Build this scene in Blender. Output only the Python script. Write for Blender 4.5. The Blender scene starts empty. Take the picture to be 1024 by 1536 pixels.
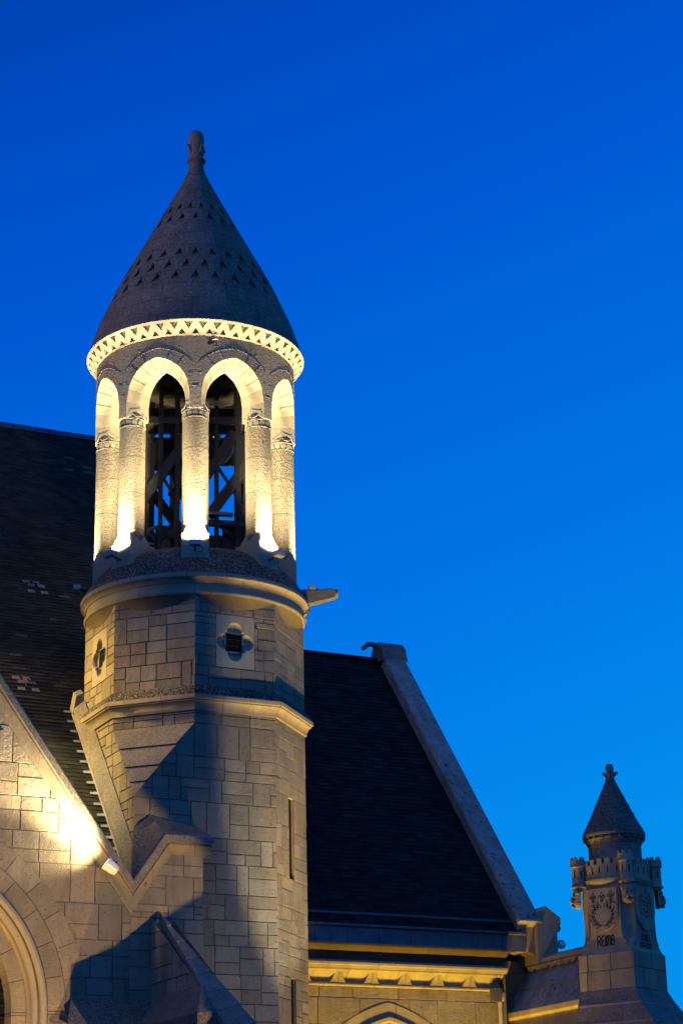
import bpy, math, random
from math import sin, cos, pi, radians, sqrt, atan2
from mathutils import Vector, Matrix

# ------------------------------------------------------------------ camera
scene = bpy.context.scene
COL = scene.collection
PITCH, ROLL, FPX = radians(19.7), radians(1.3), 3050.0
cam_d = bpy.data.cameras.new('camera'); cam = bpy.data.objects.new('camera', cam_d); COL.objects.link(cam)
R0, U0, F0 = Vector((1, 0, 0)), Vector((0, -sin(PITCH), cos(PITCH))), Vector((0, cos(PITCH), sin(PITCH)))
CX, CY = cos(ROLL) * R0 - sin(ROLL) * U0, sin(ROLL) * R0 + cos(ROLL) * U0
cam.matrix_world = Matrix(((CX.x, CY.x, -F0.x, 0), (CX.y, CY.y, -F0.y, 0), (CX.z, CY.z, -F0.z, 1.6), (0, 0, 0, 1)))
cam_d.sensor_fit = 'VERTICAL'; cam_d.sensor_height = 36; cam_d.lens = FPX / 1536 * 36
cam_d.clip_end = 5000
scene.camera = cam
scene.render.resolution_x, scene.render.resolution_y = 682, 1024

# ------------------------------------------------------------------ exposure, sky
scene.view_settings.view_transform = 'Standard'; scene.view_settings.look = 'None'
scene.view_settings.exposure = 0; scene.view_settings.gamma = 1
world = bpy.data.worlds.new('World'); scene.world = world; world.use_nodes = True
wn = world.node_tree.nodes; wl = world.node_tree.links; wn.clear()
w_out = wn.new('ShaderNodeOutputWorld'); w_bg = wn.new('ShaderNodeBackground'); w_tc = wn.new('ShaderNodeTexCoord')
w_dot = wn.new('ShaderNodeVectorMath'); w_dot.operation = 'DOT_PRODUCT'
w_dot.inputs[1].default_value = (-0.28, 0.0, 1.0)
w_ramp = wn.new('ShaderNodeValToRGB')
e = w_ramp.color_ramp.elements
e[0].position = 0.0; e[0].color = (0.002, 0.30, 0.86, 1)
e[1].position = 0.62; e[1].color = (0.0, 0.048, 0.43, 1)
x = e.new(0.14); x.color = (0.001, 0.27, 0.84, 1)
x = e.new(0.30); x.color = (0.0, 0.17, 0.78, 1)
x = e.new(0.46); x.color = (0.0, 0.10, 0.66, 1)
wl.new(w_tc.outputs['Generated'], w_dot.inputs[0]); wl.new(w_dot.outputs['Value'], w_ramp.inputs['Fac'])
w_sep = wn.new('ShaderNodeSeparateXYZ'); wl.new(w_tc.outputs['Generated'], w_sep.inputs[0])
w_mr = wn.new('ShaderNodeMapRange'); w_mr.interpolation_type = 'SMOOTHSTEP'
w_mr.inputs['From Min'].default_value = 0.25; w_mr.inputs['From Max'].default_value = -0.45
wl.new(w_sep.outputs['Y'], w_mr.inputs['Value'])
w_mix = wn.new('ShaderNodeMix'); w_mix.data_type = 'RGBA'; w_mix.inputs['B'].default_value = (0.026, 0.165, 0.66, 1)   # the sky opposite, hazed by town light
wl.new(w_mr.outputs['Result'], w_mix.inputs['Factor']); wl.new(w_ramp.outputs['Color'], w_mix.inputs['A'])
wl.new(w_mix.outputs['Result'], w_bg.inputs['Color']); w_bg.inputs['Strength'].default_value = 1.0
wl.new(w_bg.outputs['Background'], w_out.inputs['Surface'])

# ------------------------------------------------------------------ church frame: u right, v away, z up
TX, TY = -2.4425, 32.0
UA = radians(26.8648)
UV_U, UV_V = Vector((cos(UA), sin(UA), 0)), Vector((-sin(UA), cos(UA), 0))
def W(u, v, z): return Vector((TX, TY, z)) + UV_U * u + UV_V * v
def PD(d): a = radians(-112.5 + d); return Vector((cos(a), sin(a), 0))     # direction d degrees right of the camera-facing vertex
A8 = 1.775 * cos(radians(22.5))

# ------------------------------------------------------------------ lamps
SODIUM, WARM = (1.0, 0.60, 0.20), (1.0, 0.82, 0.49)
def lamp(name, pos, target, watts, color, angle=120, blend=1.0, radius=0.05, parent=None):
    l = bpy.data.lights.new(name, 'SPOT'); l.energy = watts; l.color = color
    l.spot_size = radians(angle); l.spot_blend = blend; l.shadow_soft_size = radius
    o = bpy.data.objects.new(name, l); COL.objects.link(o)
    o.location = pos
    o.rotation_euler = (target - pos).to_track_quat('-Z', 'Y').to_euler()
    return o
lamp('street_floodlight_right', W(1.0, -5.2, 0.3), W(1.75, -1.64, 7.85), 4000, (1.0, 0.84, 0.50), 29, 0.4, 0.10)
lamp('street_floodlight_low', W(1.0, -5.2, 0.3), W(0.28, -1.64, 4.7), 560, (1.0, 0.82, 0.46), 32, 0.35, 0.10)
lamp('wall_washer', W(1.25, -3.1, 0.3), W(1.55, -1.7, 9.5), 4200, (1.0, 0.56, 0.08), 20, 0.5, 0.08)
lamp('street_floodlight_front', W(2.2, -16, 0.4), W(-2.72, -2.1, 5.6), 7000, (1.0, 0.66, 0.24), 18.4, 0.2, 0.05)
lamp('arch_floodlight', W(-4.1, -3.1, 0.3), W(-3.6, -2.0, 6.0), 2300, (1.0, 0.58, 0.14), 46, 0.8, 0.08)
lamp('roof_floodlight', W(-5.5, 1.95, 11.3), W(-1.6, 0.2, 9.0), 2600, (1.0, 0.66, 0.16), 70, 1.0, 0.12)
lamp('gable_roof_floodlight', W(-4.75, -1.40, 11.1), W(-1.7, -1.1, 8.9), 240, (1.0, 0.66, 0.30), 60, 1.0, 0.10)
lamp('slate_roof_floodlight', W(-4.9, -1.40, 11.2), W(-2.8, -.2, 7.9), 2000, (1.0, 0.80, 0.36), 50, 1.0, 0.10)
lamp('distant_floodlight_spire', W(-40, -2.0, 9.0), W(0, 0, 18.2), 19000, (1.0, 0.60, 0.26), 9, 0.7, 0.15)
for uu in (2.4, 4.4): lamp('nave_floodlight', W(uu, -1.5, 0.3), W(uu + .2, -.05, 5.6), 2100, (1.0, .62, .05), 76, 0.8, 0.08)
lamp('turret_floodlight', W(3.2, -3.5, 0.3), W(6.6, -2.2, 6.4), 115, (1.0, 0.52, 0.10), 32, 0.6, 0.10)

# ------------------------------------------------------------------ materials
def mat(name): 
    m = bpy.data.materials.new(name); m.use_nodes = True
    n, l = m.node_tree.nodes, m.node_tree.links
    return m, n, l, n['Principled BSDF']
def rgba(c): return (c[0], c[1], c[2], 1)
def noise(n, l, vec, scale, detail=4, rough=0.6):
    t = n.new('ShaderNodeTexNoise'); t.inputs['Scale'].default_value = scale
    t.inputs['Detail'].default_value = detail; t.inputs['Roughness'].default_value = rough
    l.new(vec, t.inputs['Vector']); return t.outputs['Fac']
def ramp(n, l, fac, stops):
    r = n.new('ShaderNodeValToRGB'); el = r.color_ramp.elements
    while len(el) < len(stops): el.new(0.5)
    for k, (p, c) in enumerate(stops):
        el[k].position = p; el[k].color = rgba(c) if len(c) == 3 else c
    l.new(fac, r.inputs['Fac']); return r.outputs['Color']
def mixc(n, l, a, b, fac, mode='MIX'):
    m = n.new('ShaderNodeMix'); m.data_type = 'RGBA'; m.blend_type = mode
    for s, val in ((m.inputs['Factor'], fac), (m.inputs['A'], a), (m.inputs['B'], b)):
        if hasattr(val, 'is_linked'): l.new(val, s)
        elif isinstance(val, (int, float)): s.default_value = val
        else: s.default_value = rgba(val)
    return m.outputs['Result']
def stone(name, ca, cb, bump=0.5, fine=70, speck=0.0, speck_scale=16, joints=None, rough=0.9, stain=0.25, bdist=0.012, sth=None):
    m, n, l, b = mat(name)
    tc = n.new('ShaderNodeTexCoord'); vec = tc.outputs['Object']
    base = ramp(n, l, noise(n, l, vec, 2.2, 6, 0.65), [(0.3, ca), (0.72, cb)])
    at = n.new('ShaderNodeAttribute'); at.attribute_name = 'tint'
    base = mixc(n, l, base, at.outputs['Color'], 1.0, 'MULTIPLY')
    grain = noise(n, l, vec, fine, 3, 0.7)
    base = mixc(n, l, base, ramp(n, l, grain, [(0.3, (0.80, 0.78, 0.75)), (0.6, (1, 1, 1))]), 0.7, 'MULTIPLY')
    pit = noise(n, l, vec, 26, 2, 0.5)
    base = mixc(n, l, base, ramp(n, l, pit, [(0.27, (0.35, 0.33, 0.3)), (0.33, (1, 1, 1))]), 0.8, 'MULTIPLY')
    if stain:
        mp = n.new('ShaderNodeMapping'); mp.inputs['Scale'].default_value = (3.0, 3.0, 0.7); l.new(vec, mp.inputs['Vector'])
        st = noise(n, l, mp.outputs['Vector'], 1.3, 5, 0.7)
        base = mixc(n, l, base, ramp(n, l, st, [(0.35, (0.55, 0.54, 0.52)), (0.58, (1, 1, 1))]), stain, 'MULTIPLY')
    if speck:
        sp = noise(n, l, vec, speck_scale, 6, 0.75)
        base = mixc(n, l, base, ramp(n, l, sp, [(sth or 0.44 + 0.06 * speck, (0.05, 0.05, 0.05)), ((sth or 0.44 + 0.06 * speck) + (0.03 if sth else 0.08), (1, 1, 1))]), min(1, speck), 'MULTIPLY')
        li = noise(n, l, vec, speck_scale * 1.7, 4, 0.7)
        base = mixc(n, l, base, (0.42, 0.41, 0.38), ramp(n, l, li, [(0.60, (0, 0, 0)), (0.70, (0.55, 0.55, 0.55))]))
    h = None
    if joints:
        uv = n.new('ShaderNodeUVMap'); uv.uv_map = 'UVMap'
        br = n.new('ShaderNodeTexBrick'); br.offset = 0.5
        br.inputs['Scale'].default_value = 1.0; br.inputs['Brick Width'].default_value = joints[0]; br.inputs['Row Height'].default_value = joints[1]
        br.inputs['Mortar Size'].default_value = joints[2]; br.inputs['Mortar Smooth'].default_value = 0.3
        br.inputs['Color1'].default_value = (0.88, 0.88, 0.88, 1); br.inputs['Color2'].default_value = (1.06, 1.05, 1.03, 1); br.inputs['Mortar'].default_value = (0.5, 0.48, 0.45, 1)
        l.new(uv.outputs['UV'], br.inputs['Vector'])
        base = mixc(n, l, base, br.outputs['Color'], 1.0, 'MULTIPLY')
        bj = n.new('ShaderNodeBump'); bj.invert = True; bj.inputs['Strength'].default_value = 0.6; bj.inputs['Distance'].default_value = 0.01
        l.new(br.outputs['Fac'], bj.inputs['Height']); h = bj.outputs['Normal']
    b1 = n.new('ShaderNodeBump'); b1.inputs['Strength'].default_value = bump; b1.inputs['Distance'].default_value = bdist
    l.new(grain, b1.inputs['Height'])
    if h: l.new(h, b1.inputs['Normal'])
    b2 = n.new('ShaderNodeBump'); b2.inputs['Strength'].default_value = bump * 0.6; b2.inputs['Distance'].default_value = 0.03
    l.new(noise(n, l, vec, 14, 4, 0.6), b2.inputs['Height']); l.new(b1.outputs['Normal'], b2.inputs['Normal'])
    l.new(b2.outputs['Normal'], b.inputs['Normal'])
    l.new(base, b.inputs['Base Color']); b.inputs['Roughness'].default_value = rough
    b.inputs['Specular IOR Level'].default_value = 0.2
    return m
def plain(name, c, rough=0.6, metal=0.0, vary=0.2, scale=6, bump=0.0):
    m, n, l, b = mat(name)
    tc = n.new('ShaderNodeTexCoord')
    f = noise(n, l, tc.outputs['Object'], scale, 5, 0.6)
    col = ramp(n, l, f, [(0.3, [k * (1 - vary) for k in c]), (0.7, [k * (1 + vary) for k in c])])
    at = n.new('ShaderNodeAttribute'); at.attribute_name = 'tint'
    col = mixc(n, l, col, at.outputs['Color'], 1.0, 'MULTIPLY')
    b.inputs['Specular IOR Level'].default_value = 0.5 if metal or rough < .5 else 0.12
    l.new(col, b.inputs['Base Color']); b.inputs['Roughness'].default_value = rough; b.inputs['Metallic'].default_value = metal
    if bump:
        bb = n.new('ShaderNodeBump'); bb.inputs['Strength'].default_value = bump; bb.inputs['Distance'].default_value = 0.01
        l.new(noise(n, l, tc.outputs['Object'], scale * 8, 4), bb.inputs['Height']); l.new(bb.outputs['Normal'], b.inputs['Normal'])
    return m
M = {
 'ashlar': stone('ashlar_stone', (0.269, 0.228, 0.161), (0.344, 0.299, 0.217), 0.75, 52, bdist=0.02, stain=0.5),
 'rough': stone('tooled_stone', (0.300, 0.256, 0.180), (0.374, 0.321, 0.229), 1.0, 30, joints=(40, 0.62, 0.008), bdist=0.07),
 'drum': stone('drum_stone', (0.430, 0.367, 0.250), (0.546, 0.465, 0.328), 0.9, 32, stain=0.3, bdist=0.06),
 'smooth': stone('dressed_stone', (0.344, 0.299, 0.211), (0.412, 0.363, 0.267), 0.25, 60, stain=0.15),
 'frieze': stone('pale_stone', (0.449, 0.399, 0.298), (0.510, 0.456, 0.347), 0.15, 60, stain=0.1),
 'moulding': stone('moulding_stone', (0.300, 0.256, 0.180), (0.374, 0.321, 0.229), 0.3, 60, joints=(0.9, 40, 0.006), stain=0.4),
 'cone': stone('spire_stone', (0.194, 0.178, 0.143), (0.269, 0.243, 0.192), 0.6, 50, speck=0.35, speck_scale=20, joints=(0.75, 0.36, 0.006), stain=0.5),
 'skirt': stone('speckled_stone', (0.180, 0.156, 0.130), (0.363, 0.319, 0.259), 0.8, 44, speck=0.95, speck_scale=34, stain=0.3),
 'weathered': stone('weathered_stone', (0.180, 0.156, 0.130), (0.269, 0.236, 0.192), 0.7, 48, speck=0.6, speck_scale=40, stain=0.4),
 'lichen': stone('lichened_stone', (0.225, 0.200, 0.161), (0.314, 0.278, 0.223), 0.6, 48, speck=0.35, speck_scale=34, stain=0.4),
 'spotted': stone('spotted_stone', (0.30, 0.285, 0.25), (0.42, 0.395, 0.34), 0.5, 40, speck=0.9, speck_scale=11, stain=0.75, sth=0.385),
 'old': stone('turret_stone', (0.332, 0.269, 0.177), (0.429, 0.352, 0.234), 0.5, 55, stain=0.5),
 'mortar': plain('mortar', (0.16, 0.145, 0.12), 0.95, 0, 0.3, 20),
 'incised': plain('incised_line', (0.03, 0.027, 0.024), 0.95),
 'slate': plain('slate', (0.017, 0.016, 0.014), 0.85, 0, 0.35, 3, 0.3),
 'slate_old': plain('lichened_slate', (0.034, 0.034, 0.023), 0.9, 0, 0.35, 2.5, 0.3),
 'zinc': plain('zinc', (0.10, 0.11, 0.12), 0.5, 0.4, 0.3, 5),
 'steel': plain('painted_steel', (0.018, 0.018, 0.018), 0.6, 0.2),
 'bronze': plain('bell_bronze', (0.05, 0.045, 0.035), 0.4, 0.8),
 'palewood': plain('pale_wheel', (0.40, 0.37, 0.32), 0.7),
 'lampgrey': plain('grey_lamp_casing', (0.30, 0.31, 0.33), 0.4, 0.4),
 'lampglass': plain('lamp_glass', (0.8, 0.8, 0.75), 0.2),
 'dark': plain('dark_void', (0.012, 0.011, 0.010), 0.9),
 'leaded': plain('leaded_glass', (0.012, 0.012, 0.014), 0.25),
 'grille': plain('grille_metal', (0.16, 0.17, 0.18), 0.5, 0.5),
 'ground': plain('paving', (0.14, 0.13, 0.12), 0.9, 0, 0.3, 0.8, 0.3),
}
gm, gn, gl, gb = mat('glowing_lens'); gb.inputs['Emission Color'].default_value = rgba(WARM); gb.inputs['Emission Strength'].default_value = 6
M['glow'] = gm

# ------------------------------------------------------------------ mesh helpers (coordinates u, v, z)
class MB:
    def __init__(s): s.v = []; s.f = []; s.uv = []; s.t = []; s.m = []
    def add(s, verts, faces, tint=1.0, uvs=None, mi=0):
        o = len(s.v); s.v += [Vector(p) for p in verts]
        for k, f in enumerate(faces):
            s.f.append([i + o for i in f]); s.t.append(tint if not callable(tint) else tint()); s.m.append(mi)
            s.uv.append(None if uvs is None else [uvs[i] for i in f])
    def box(s, c, size, rz=0.0, tint=1.0, mi=0, taper=1.0):
        c = Vector(c); hx, hy, hz = size[0] / 2, size[1] / 2, size[2] / 2
        p = []
        for z, k in ((-hz, 1.0), (hz, taper)):
            for a, b in ((-1, -1), (1, -1), (1, 1), (-1, 1)):
                X, Y = a * hx * k, b * hy * k
                p.append(c + Vector((X * cos(rz) - Y * sin(rz), X * sin(rz) + Y * cos(rz), z)))
        s.add(p, [(0, 3, 2, 1), (4, 5, 6, 7), (0, 1, 5, 4), (1, 2, 6, 5), (2, 3, 7, 6), (3, 0, 4, 7)], tint, mi=mi)
    def lathe(s, prof, n=48, c=(0, 0), a0=0.0, a1=2 * pi, caps=False, uvr=None, tint=1.0, mi=0):
        full = abs(a1 - a0 - 2 * pi) < 1e-6; cols = n if full else n + 1
        R = uvr or max(p[0] for p in prof); arc = [0]
        for k in range(1, len(prof)): arc.append(arc[-1] + math.dist(prof[k], prof[k - 1]))
        V, UV, Fc = [], [], []
        for i in range(n + 1):
            a = a0 + (a1 - a0) * i / n
            for k, (r, z) in enumerate(prof):
                V.append((c[0] + r * cos(a), c[1] + r * sin(a), z)); UV.append((a * R, arc[k] + prof[0][1]))
        P = len(prof)
        for i in range(n):
            for k in range(P - 1):
                Fc.append((i * P + k, (i + 1) * P + k, (i + 1) * P + k + 1, i * P + k + 1))
        s.add(V, Fc, tint, UV, mi)
        if caps:
            for k in (0, P - 1):
                ring = [(c[0] + prof[k][0] * cos(a0 + (a1 - a0) * i / n), c[1] + prof[k][0] * sin(a0 + (a1 - a0) * i / n), prof[k][1]) for i in range(n)]
                s.add(ring, [list(range(n)) if k else list(range(n))[::-1]], tint, mi=mi)
    def prism(s, poly, d, tint=1.0, mi=0, caps=True):
        """poly: ring of 3D points, d: extrusion vector"""
        n = len(poly); d = Vector(d); a = [Vector(p) for p in poly]
        s.add(a + [p + d for p in a], ([list(range(n))[::-1], [i + n for i in range(n)]] if caps else []) + [(i, (i + 1) % n, (i + 1) % n + n, i + n) for i in range(n)], tint, mi=mi)
    def tube(s, pts, r, n=8, tint=1.0, mi=0, closed=False):
        pts = [Vector(p) for p in pts]; V = []; N = len(pts)
        rr = r if isinstance(r, (list, tuple)) else [r] * N
        for i, p in enumerate(pts):
            if closed: d = pts[(i + 1) % N] - pts[i - 1]
            else: d = pts[min(i + 1, N - 1)] - pts[max(i - 1, 0)]
            d.normalize()
            x = d.cross(Vector((0, 0, 1)) if abs(d.z) < 0.9 else Vector((1, 0, 0))).normalized(); y = d.cross(x)
            V += [p + (x * cos(2 * pi * k / n) + y * sin(2 * pi * k / n)) * rr[i] for k in range(n)]
        Fc = [(i * n + k, i * n + (k + 1) % n, ((i + 1) % N) * n + (k + 1) % n, ((i + 1) % N) * n + k) for i in range(N if closed else N - 1) for k in range(n)]
        if not closed: Fc += [list(range(n))[::-1], [(N - 1) * n + k for k in range(n)]]
        s.add(V, Fc, tint, mi=mi)
    def bar(s, a, b, w, h, mi=0, tint=1.0):
        a, b = Vector(a), Vector(b); d = (b - a).normalized()
        x = d.cross(Vector((0, 0, 1)) if abs(d.z) < 0.95 else Vector((0, 1, 0))).normalized(); y = d.cross(x)
        p = [q + x * (sx * w / 2) + y * (sy * h / 2) for q in (a, b) for sx, sy in ((-1, -1), (1, -1), (1, 1), (-1, 1))]
        s.add(p, [(0, 3, 2, 1), (4, 5, 6, 7), (0, 1, 5, 4), (1, 2, 6, 5), (2, 3, 7, 6), (3, 0, 4, 7)], tint, mi=mi)
    def sweep(s, path, prof, closed=False, tint=1.0, mi=0):
        """horizontal path of (u,v,dirx,diry) mitred corners; prof of (offset, z)"""
        P = len(prof); V = []; UV = []; L = 0; arc = [0]
        for k in range(1, P): arc.append(arc[-1] + math.dist(prof[k], prof[k - 1]))
        N = len(path)
        for i in range(N + (1 if closed else 0)):
            u, v, dx, dy = path[i % N]
            if i: L += math.dist(path[i % N][:2], path[i - 1][:2])
            for k, (o, z) in enumerate(prof): V.append((u + dx * o, v + dy * o, z)); UV.append((L, arc[k]))
        Fc = [(i * P + k, (i + 1) * P + k, (i + 1) * P + k + 1, i * P + k + 1) for i in range(N if closed else N - 1) for k in range(P - 1)]
        s.add(V, Fc, tint, UV, mi)
    def build(s, name, mats, parent=None, base=(0, 0, 0), smooth=None):
        base = Vector(base); me = bpy.data.meshes.new(name)
        me.from_pydata([tuple(p - base) for p in s.v], [], s.f)
        for m_ in (mats if isinstance(mats, (list, tuple)) else [mats]): me.materials.append(M[m_])
        me.uv_layers.new(name='UVMap'); me.color_attributes.new('tint', 'FLOAT_COLOR', 'CORNER')
        uvl = me.uv_layers['UVMap']; ca = me.color_attributes['tint']
        for p, uv, t, mi in zip(me.polygons, s.uv, s.t, s.m):
            p.material_index = mi
            nn = p.normal
            if uv is None:
                h = sqrt(nn.x ** 2 + nn.y ** 2)
                if h < 0.3: fx, fy = Vector((1, 0, 0)), Vector((0, 1, 0))
                else: fx = Vector((-nn.y / h, nn.x / h, 0)); fy = nn.cross(fx)
            t4 = (t, t, t, 1) if isinstance(t, (int, float)) else (*t, 1)
            for j, li in enumerate(p.loop_indices):
                if uv is None:
                    q = me.vertices[me.loops[li].vertex_index].co; uvl.data[li].uv = (q.dot(fx), q.dot(fy))
                else: uvl.data[li].uv = uv[j]
                ca.data[li].color = t4
        if smooth:
            me.polygons.foreach_set('use_smooth', [True] * len(me.polygons)); me.set_sharp_from_angle(angle=radians(smooth))
        me.update()
        o = bpy.data.objects.new(name, me); COL.objects.link(o)
        if parent: o.parent = parent
        else: o.location = W(*base); o.rotation_euler = (0, 0, UA)
        return o

def thing(name, label, cat, base, group=None):
    o = bpy.data.objects.new(name, None); COL.objects.link(o); o.empty_display_size = 0.3
    o.location = W(*base); o.rotation_euler = (0, 0, UA)
    o['label'] = label; o['category'] = cat
    if group: o['group'] = group
    return o
def tag(o, label, cat, group=None, kind=None):
    if label: o['label'] = label
    if cat: o['category'] = cat
    if group: o['group'] = group
    if kind: o['kind'] = kind
    return o

def clip(poly, a, b, c):            # keep a*x+b*y<=c
    out = []
    for i in range(len(poly)):
        p, q = poly[i], poly[(i + 1) % len(poly)]
        fp, fq = a * p[0] + b * p[1] - c, a * q[0] + b * q[1] - c
        if fp <= 0: out.append(p)
        if fp * fq < 0:
            t = fp / (fp - fq); out.append((p[0] + t * (q[0] - p[0]), p[1] + t * (q[1] - p[1])))
    return out
def area(p): return 0.5 * sum(p[i][0] * p[(i + 1) % len(p)][1] - p[(i + 1) % len(p)][0] * p[i][1] for i in range(len(p)))
def convex_clip(poly, region):
    if area(region) < 0: region = region[::-1]
    for i in range(len(region)):
        (x0, y0), (x1, y1) = region[i], region[(i + 1) % len(region)]
        a, b = (y1 - y0), -(x1 - x0)
        poly = clip(poly, a, b, a * x0 + b * y0)
        if len(poly) < 3: return []
    return poly
def shrink(poly, d):
    n = len(poly); out = []
    for i in range(n):
        p0, p1, p2 = poly[i - 1], poly[i], poly[(i + 1) % n]
        e1 = (p1[0] - p0[0], p1[1] - p0[1]); e2 = (p2[0] - p1[0], p2[1] - p1[1])
        l1, l2 = math.hypot(*e1) or 1e-9, math.hypot(*e2) or 1e-9
        n1, n2 = (-e1[1] / l1, e1[0] / l1), (-e2[1] / l2, e2[0] / l2)
        k = 1 + n1[0] * n2[0] + n1[1] * n2[1]
        if k < 0.3: k = 0.3
        out.append((p1[0] + d * (n1[0] + n2[0]) / k, p1[1] + d * (n1[1] + n2[1]) / k))
    return out

def ashlar(mb, o, eu, ev, region, rng, big=(0.33, 0.45), wid=(0.26, 0.56), gap=0.0065, depth=0.014, circle=None, row0=None, plainrows=False):
    """random ashlar on a plane: o + x*eu + y*ev, blocks proud of a mortar bed; region convex"""
    o, eu, ev = Vector(o), Vector(eu), Vector(ev); n = eu.cross(ev).normalized()
    xs = [p[0] for p in region]; ys = [p[1] for p in region]
    x0, x1, y0, y1 = min(xs), max(xs), min(ys), max(ys)
    reg = region if area(region) > 0 else region[::-1]
    if circle and y1 > circle[1] + .5:
        cx, cy, r = circle; r -= .3; inn, out = [], []
        for q in range(49):
            th = pi * q / 48; dx, dy = cos(th), sin(th); best = 1e9
            for a_, b__ in zip(reg, reg[1:] + reg[:1]):
                ex_, ey_ = b__[0] - a_[0], b__[1] - a_[1]; den = dx * ey_ - dy * ex_
                if abs(den) < 1e-9: continue
                t_ = ((a_[0] - cx) * ey_ - (a_[1] - cy) * ex_) / den; s__ = ((a_[0] - cx) * dy - (a_[1] - cy) * dx) / den
                if t_ > .1 and -1e-6 <= s__ <= 1 + 1e-6: best = min(best, t_)
            inn.append((cx + r * dx, cy + r * dy)); out.append((cx + best * dx, cy + best * dy))
        mb.add([o + eu * p[0] + ev * p[1] - n * depth for p in inn + out], [(q, q + 49, q + 50, q + 1) for q in range(48)], 1.0, mi=1)
        for cxr in (reg[1], reg[2], reg[0], reg[-1]): pass
    else: mb.add([o + eu * p[0] + ev * p[1] - n * depth for p in reg], [list(range(len(reg)))], 1.0, mi=1)
    cells = []
    y = y0 if row0 is None else row0
    while y < y1 - 0.02:
        H = rng.uniform(*big)
        if y + H > y1 - 0.16: H = y1 - y
        x = x0 - rng.uniform(0, 0.3)
        while x < x1:
            w = rng.uniform(*wid)
            if x + w > x1 - 0.16: w = x1 - x + 0.01
            if plainrows: cells.append((x, y, w, H))
            elif rng.random() < 0.24: cells.append((x, y, w * 0.72, H)); w *= 0.72
            else:
                hs = H * rng.choice((0.42, 0.5, 0.58))
                for yy, hh in ((y, hs), (y + hs, H - hs)):
                    if w > 0.5 and rng.random() < 0.55:
                        k = w * rng.uniform(0.36, 0.64); cells.append((x, yy, k, hh)); cells.append((x + k, yy, w - k, hh))
                    else: cells.append((x, yy, w, hh))
            x += w
        y += H
    for (x, y, w, h) in cells:
        p = [(x + gap, y + gap), (x + w - gap, y + gap), (x + w - gap, y + h - gap), (x + gap, y + h - gap)]
        p = convex_clip(p, reg)
        if len(p) < 3 or area(p) < 0.002: continue
        if circle:
            cx, cy, r = circle
            if all(math.hypot(q[0] - cx, q[1] - cy) < r for q in p): continue
            mx, my = sum(q[0] for q in p) / len(p) - cx, sum(q[1] for q in p) / len(p) - cy
            dd = math.hypot(mx, my); mx /= dd; my /= dd
            p = clip(p, -mx, -my, -(mx * cx + my * cy + r))
            if len(p) < 3 or area(p) < 0.001: continue
        # clean near-duplicate points
        q = [p[i] for i in range(len(p)) if math.dist(p[i], p[i - 1]) > 0.004]
        if len(q) < 3: continue
        inner = shrink(q, 0.004); k = len(q)
        if area(inner) <= 0: inner = q
        t = rng.uniform(0.80, 1.11); w_ = rng.uniform(-0.04, 0.04)
        proud = rng.uniform(-0.003, 0.003)
        V = [o + eu * a + ev * b + n * proud for a, b in inner] + [o + eu * a + ev * b - n * 0.004 for a, b in q] + [o + eu * a + ev * b - n * (depth + 0.002) for a, b in q]
        Fc = [list(range(k))] + [(i, i + k, (i + 1) % k + k, (i + 1) % k) for i in range(k)] + [(i + k, i + 2 * k, (i + 1) % k + 2 * k, (i + 1) % k + k) for i in range(k)]
        mb.add(V, Fc, (t * (1 + w_), t, t * (1 - w_)))
def skin(o, eu, ev, region, d=0.011):
    pass

rng = random.Random(7)
Z = Vector((0, 0, 1))

# ================================================================== GROUND
g = MB(); g.add([(-900, -900, 0), (900, -900, 0), (900, 900, 0), (-900, 900, 0)], [(0, 1, 2, 3)])
tag(g.build('ground', 'ground'), None, None, kind='structure')

# ================================================================== BELL TOWER
tower = thing('bell_tower', 'round pale stone bell tower with conical spire above an eight-sided shaft, floodlit from below', 'bell tower', (0, 0, 0))
def vtx(d, r=1.775): p = PD(d) * r; return (p.x, p.y)
# --- lower shaft: front plane, left plane, right planes, back
ZB, ZC, ZS = 9.07, 7.86, 9.34
sh = MB()
fo = Vector((0, -A8, 0))
ashlar(sh, fo, (1, 0, 0), (0, 0, 1), [(-A8, 0), (0.68, 0), (0.68, ZC), (-A8, ZC)], rng)
ashlar(sh, fo, (1, 0, 0), (0, 0, 1), [(-A8, ZC), (0.68, ZC), (0.68, ZB), (-0.68, ZB)], rng)
ashlar(sh, fo, (1, 0, 0), (0, 0, 1), [(-0.68, ZB), (0.68, ZB), (0.68, ZS), (-0.68, ZS)], rng, big=(0.3, 0.3))
def face_frame(d, ap=A8):
    n = PD(d); t = PD(d + 90); return n * ap, t
# right diagonal face (d=67.5) with slits at centre
o67, t67 = face_frame(67.5)
SL = [(6.86, 8.13), (4.2, 5.36)]   # slit z ranges
hw = 0.115; xs = -0.02
yprev = 0
for (za, zb) in SL[::-1]:
    ashlar(sh, o67, t67, Z, [(-0.68, yprev), (0.68, yprev), (0.68, za), (-0.68, za)], rng)
    ashlar(sh, o67, t67, Z, [(-0.68, za), (xs - hw, za), (xs - hw, zb), (-0.68, zb)], rng)
    ashlar(sh, o67, t67, Z, [(xs + hw, za), (0.68, za), (0.68, zb), (xs + hw, zb)], rng)
    yprev = zb
ashlar(sh, o67, t67, Z, [(-0.68, yprev), (0.68, yprev), (0.68, ZS), (-0.68, ZS)], rng)
for d in (112.5, 157.5, 202.5):
    oo, tt = face_frame(d); ashlar(sh, oo, tt, Z, [(-0.68, 0), (0.68, 0), (0.68, ZS), (-0.68, ZS)], rng)
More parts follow.
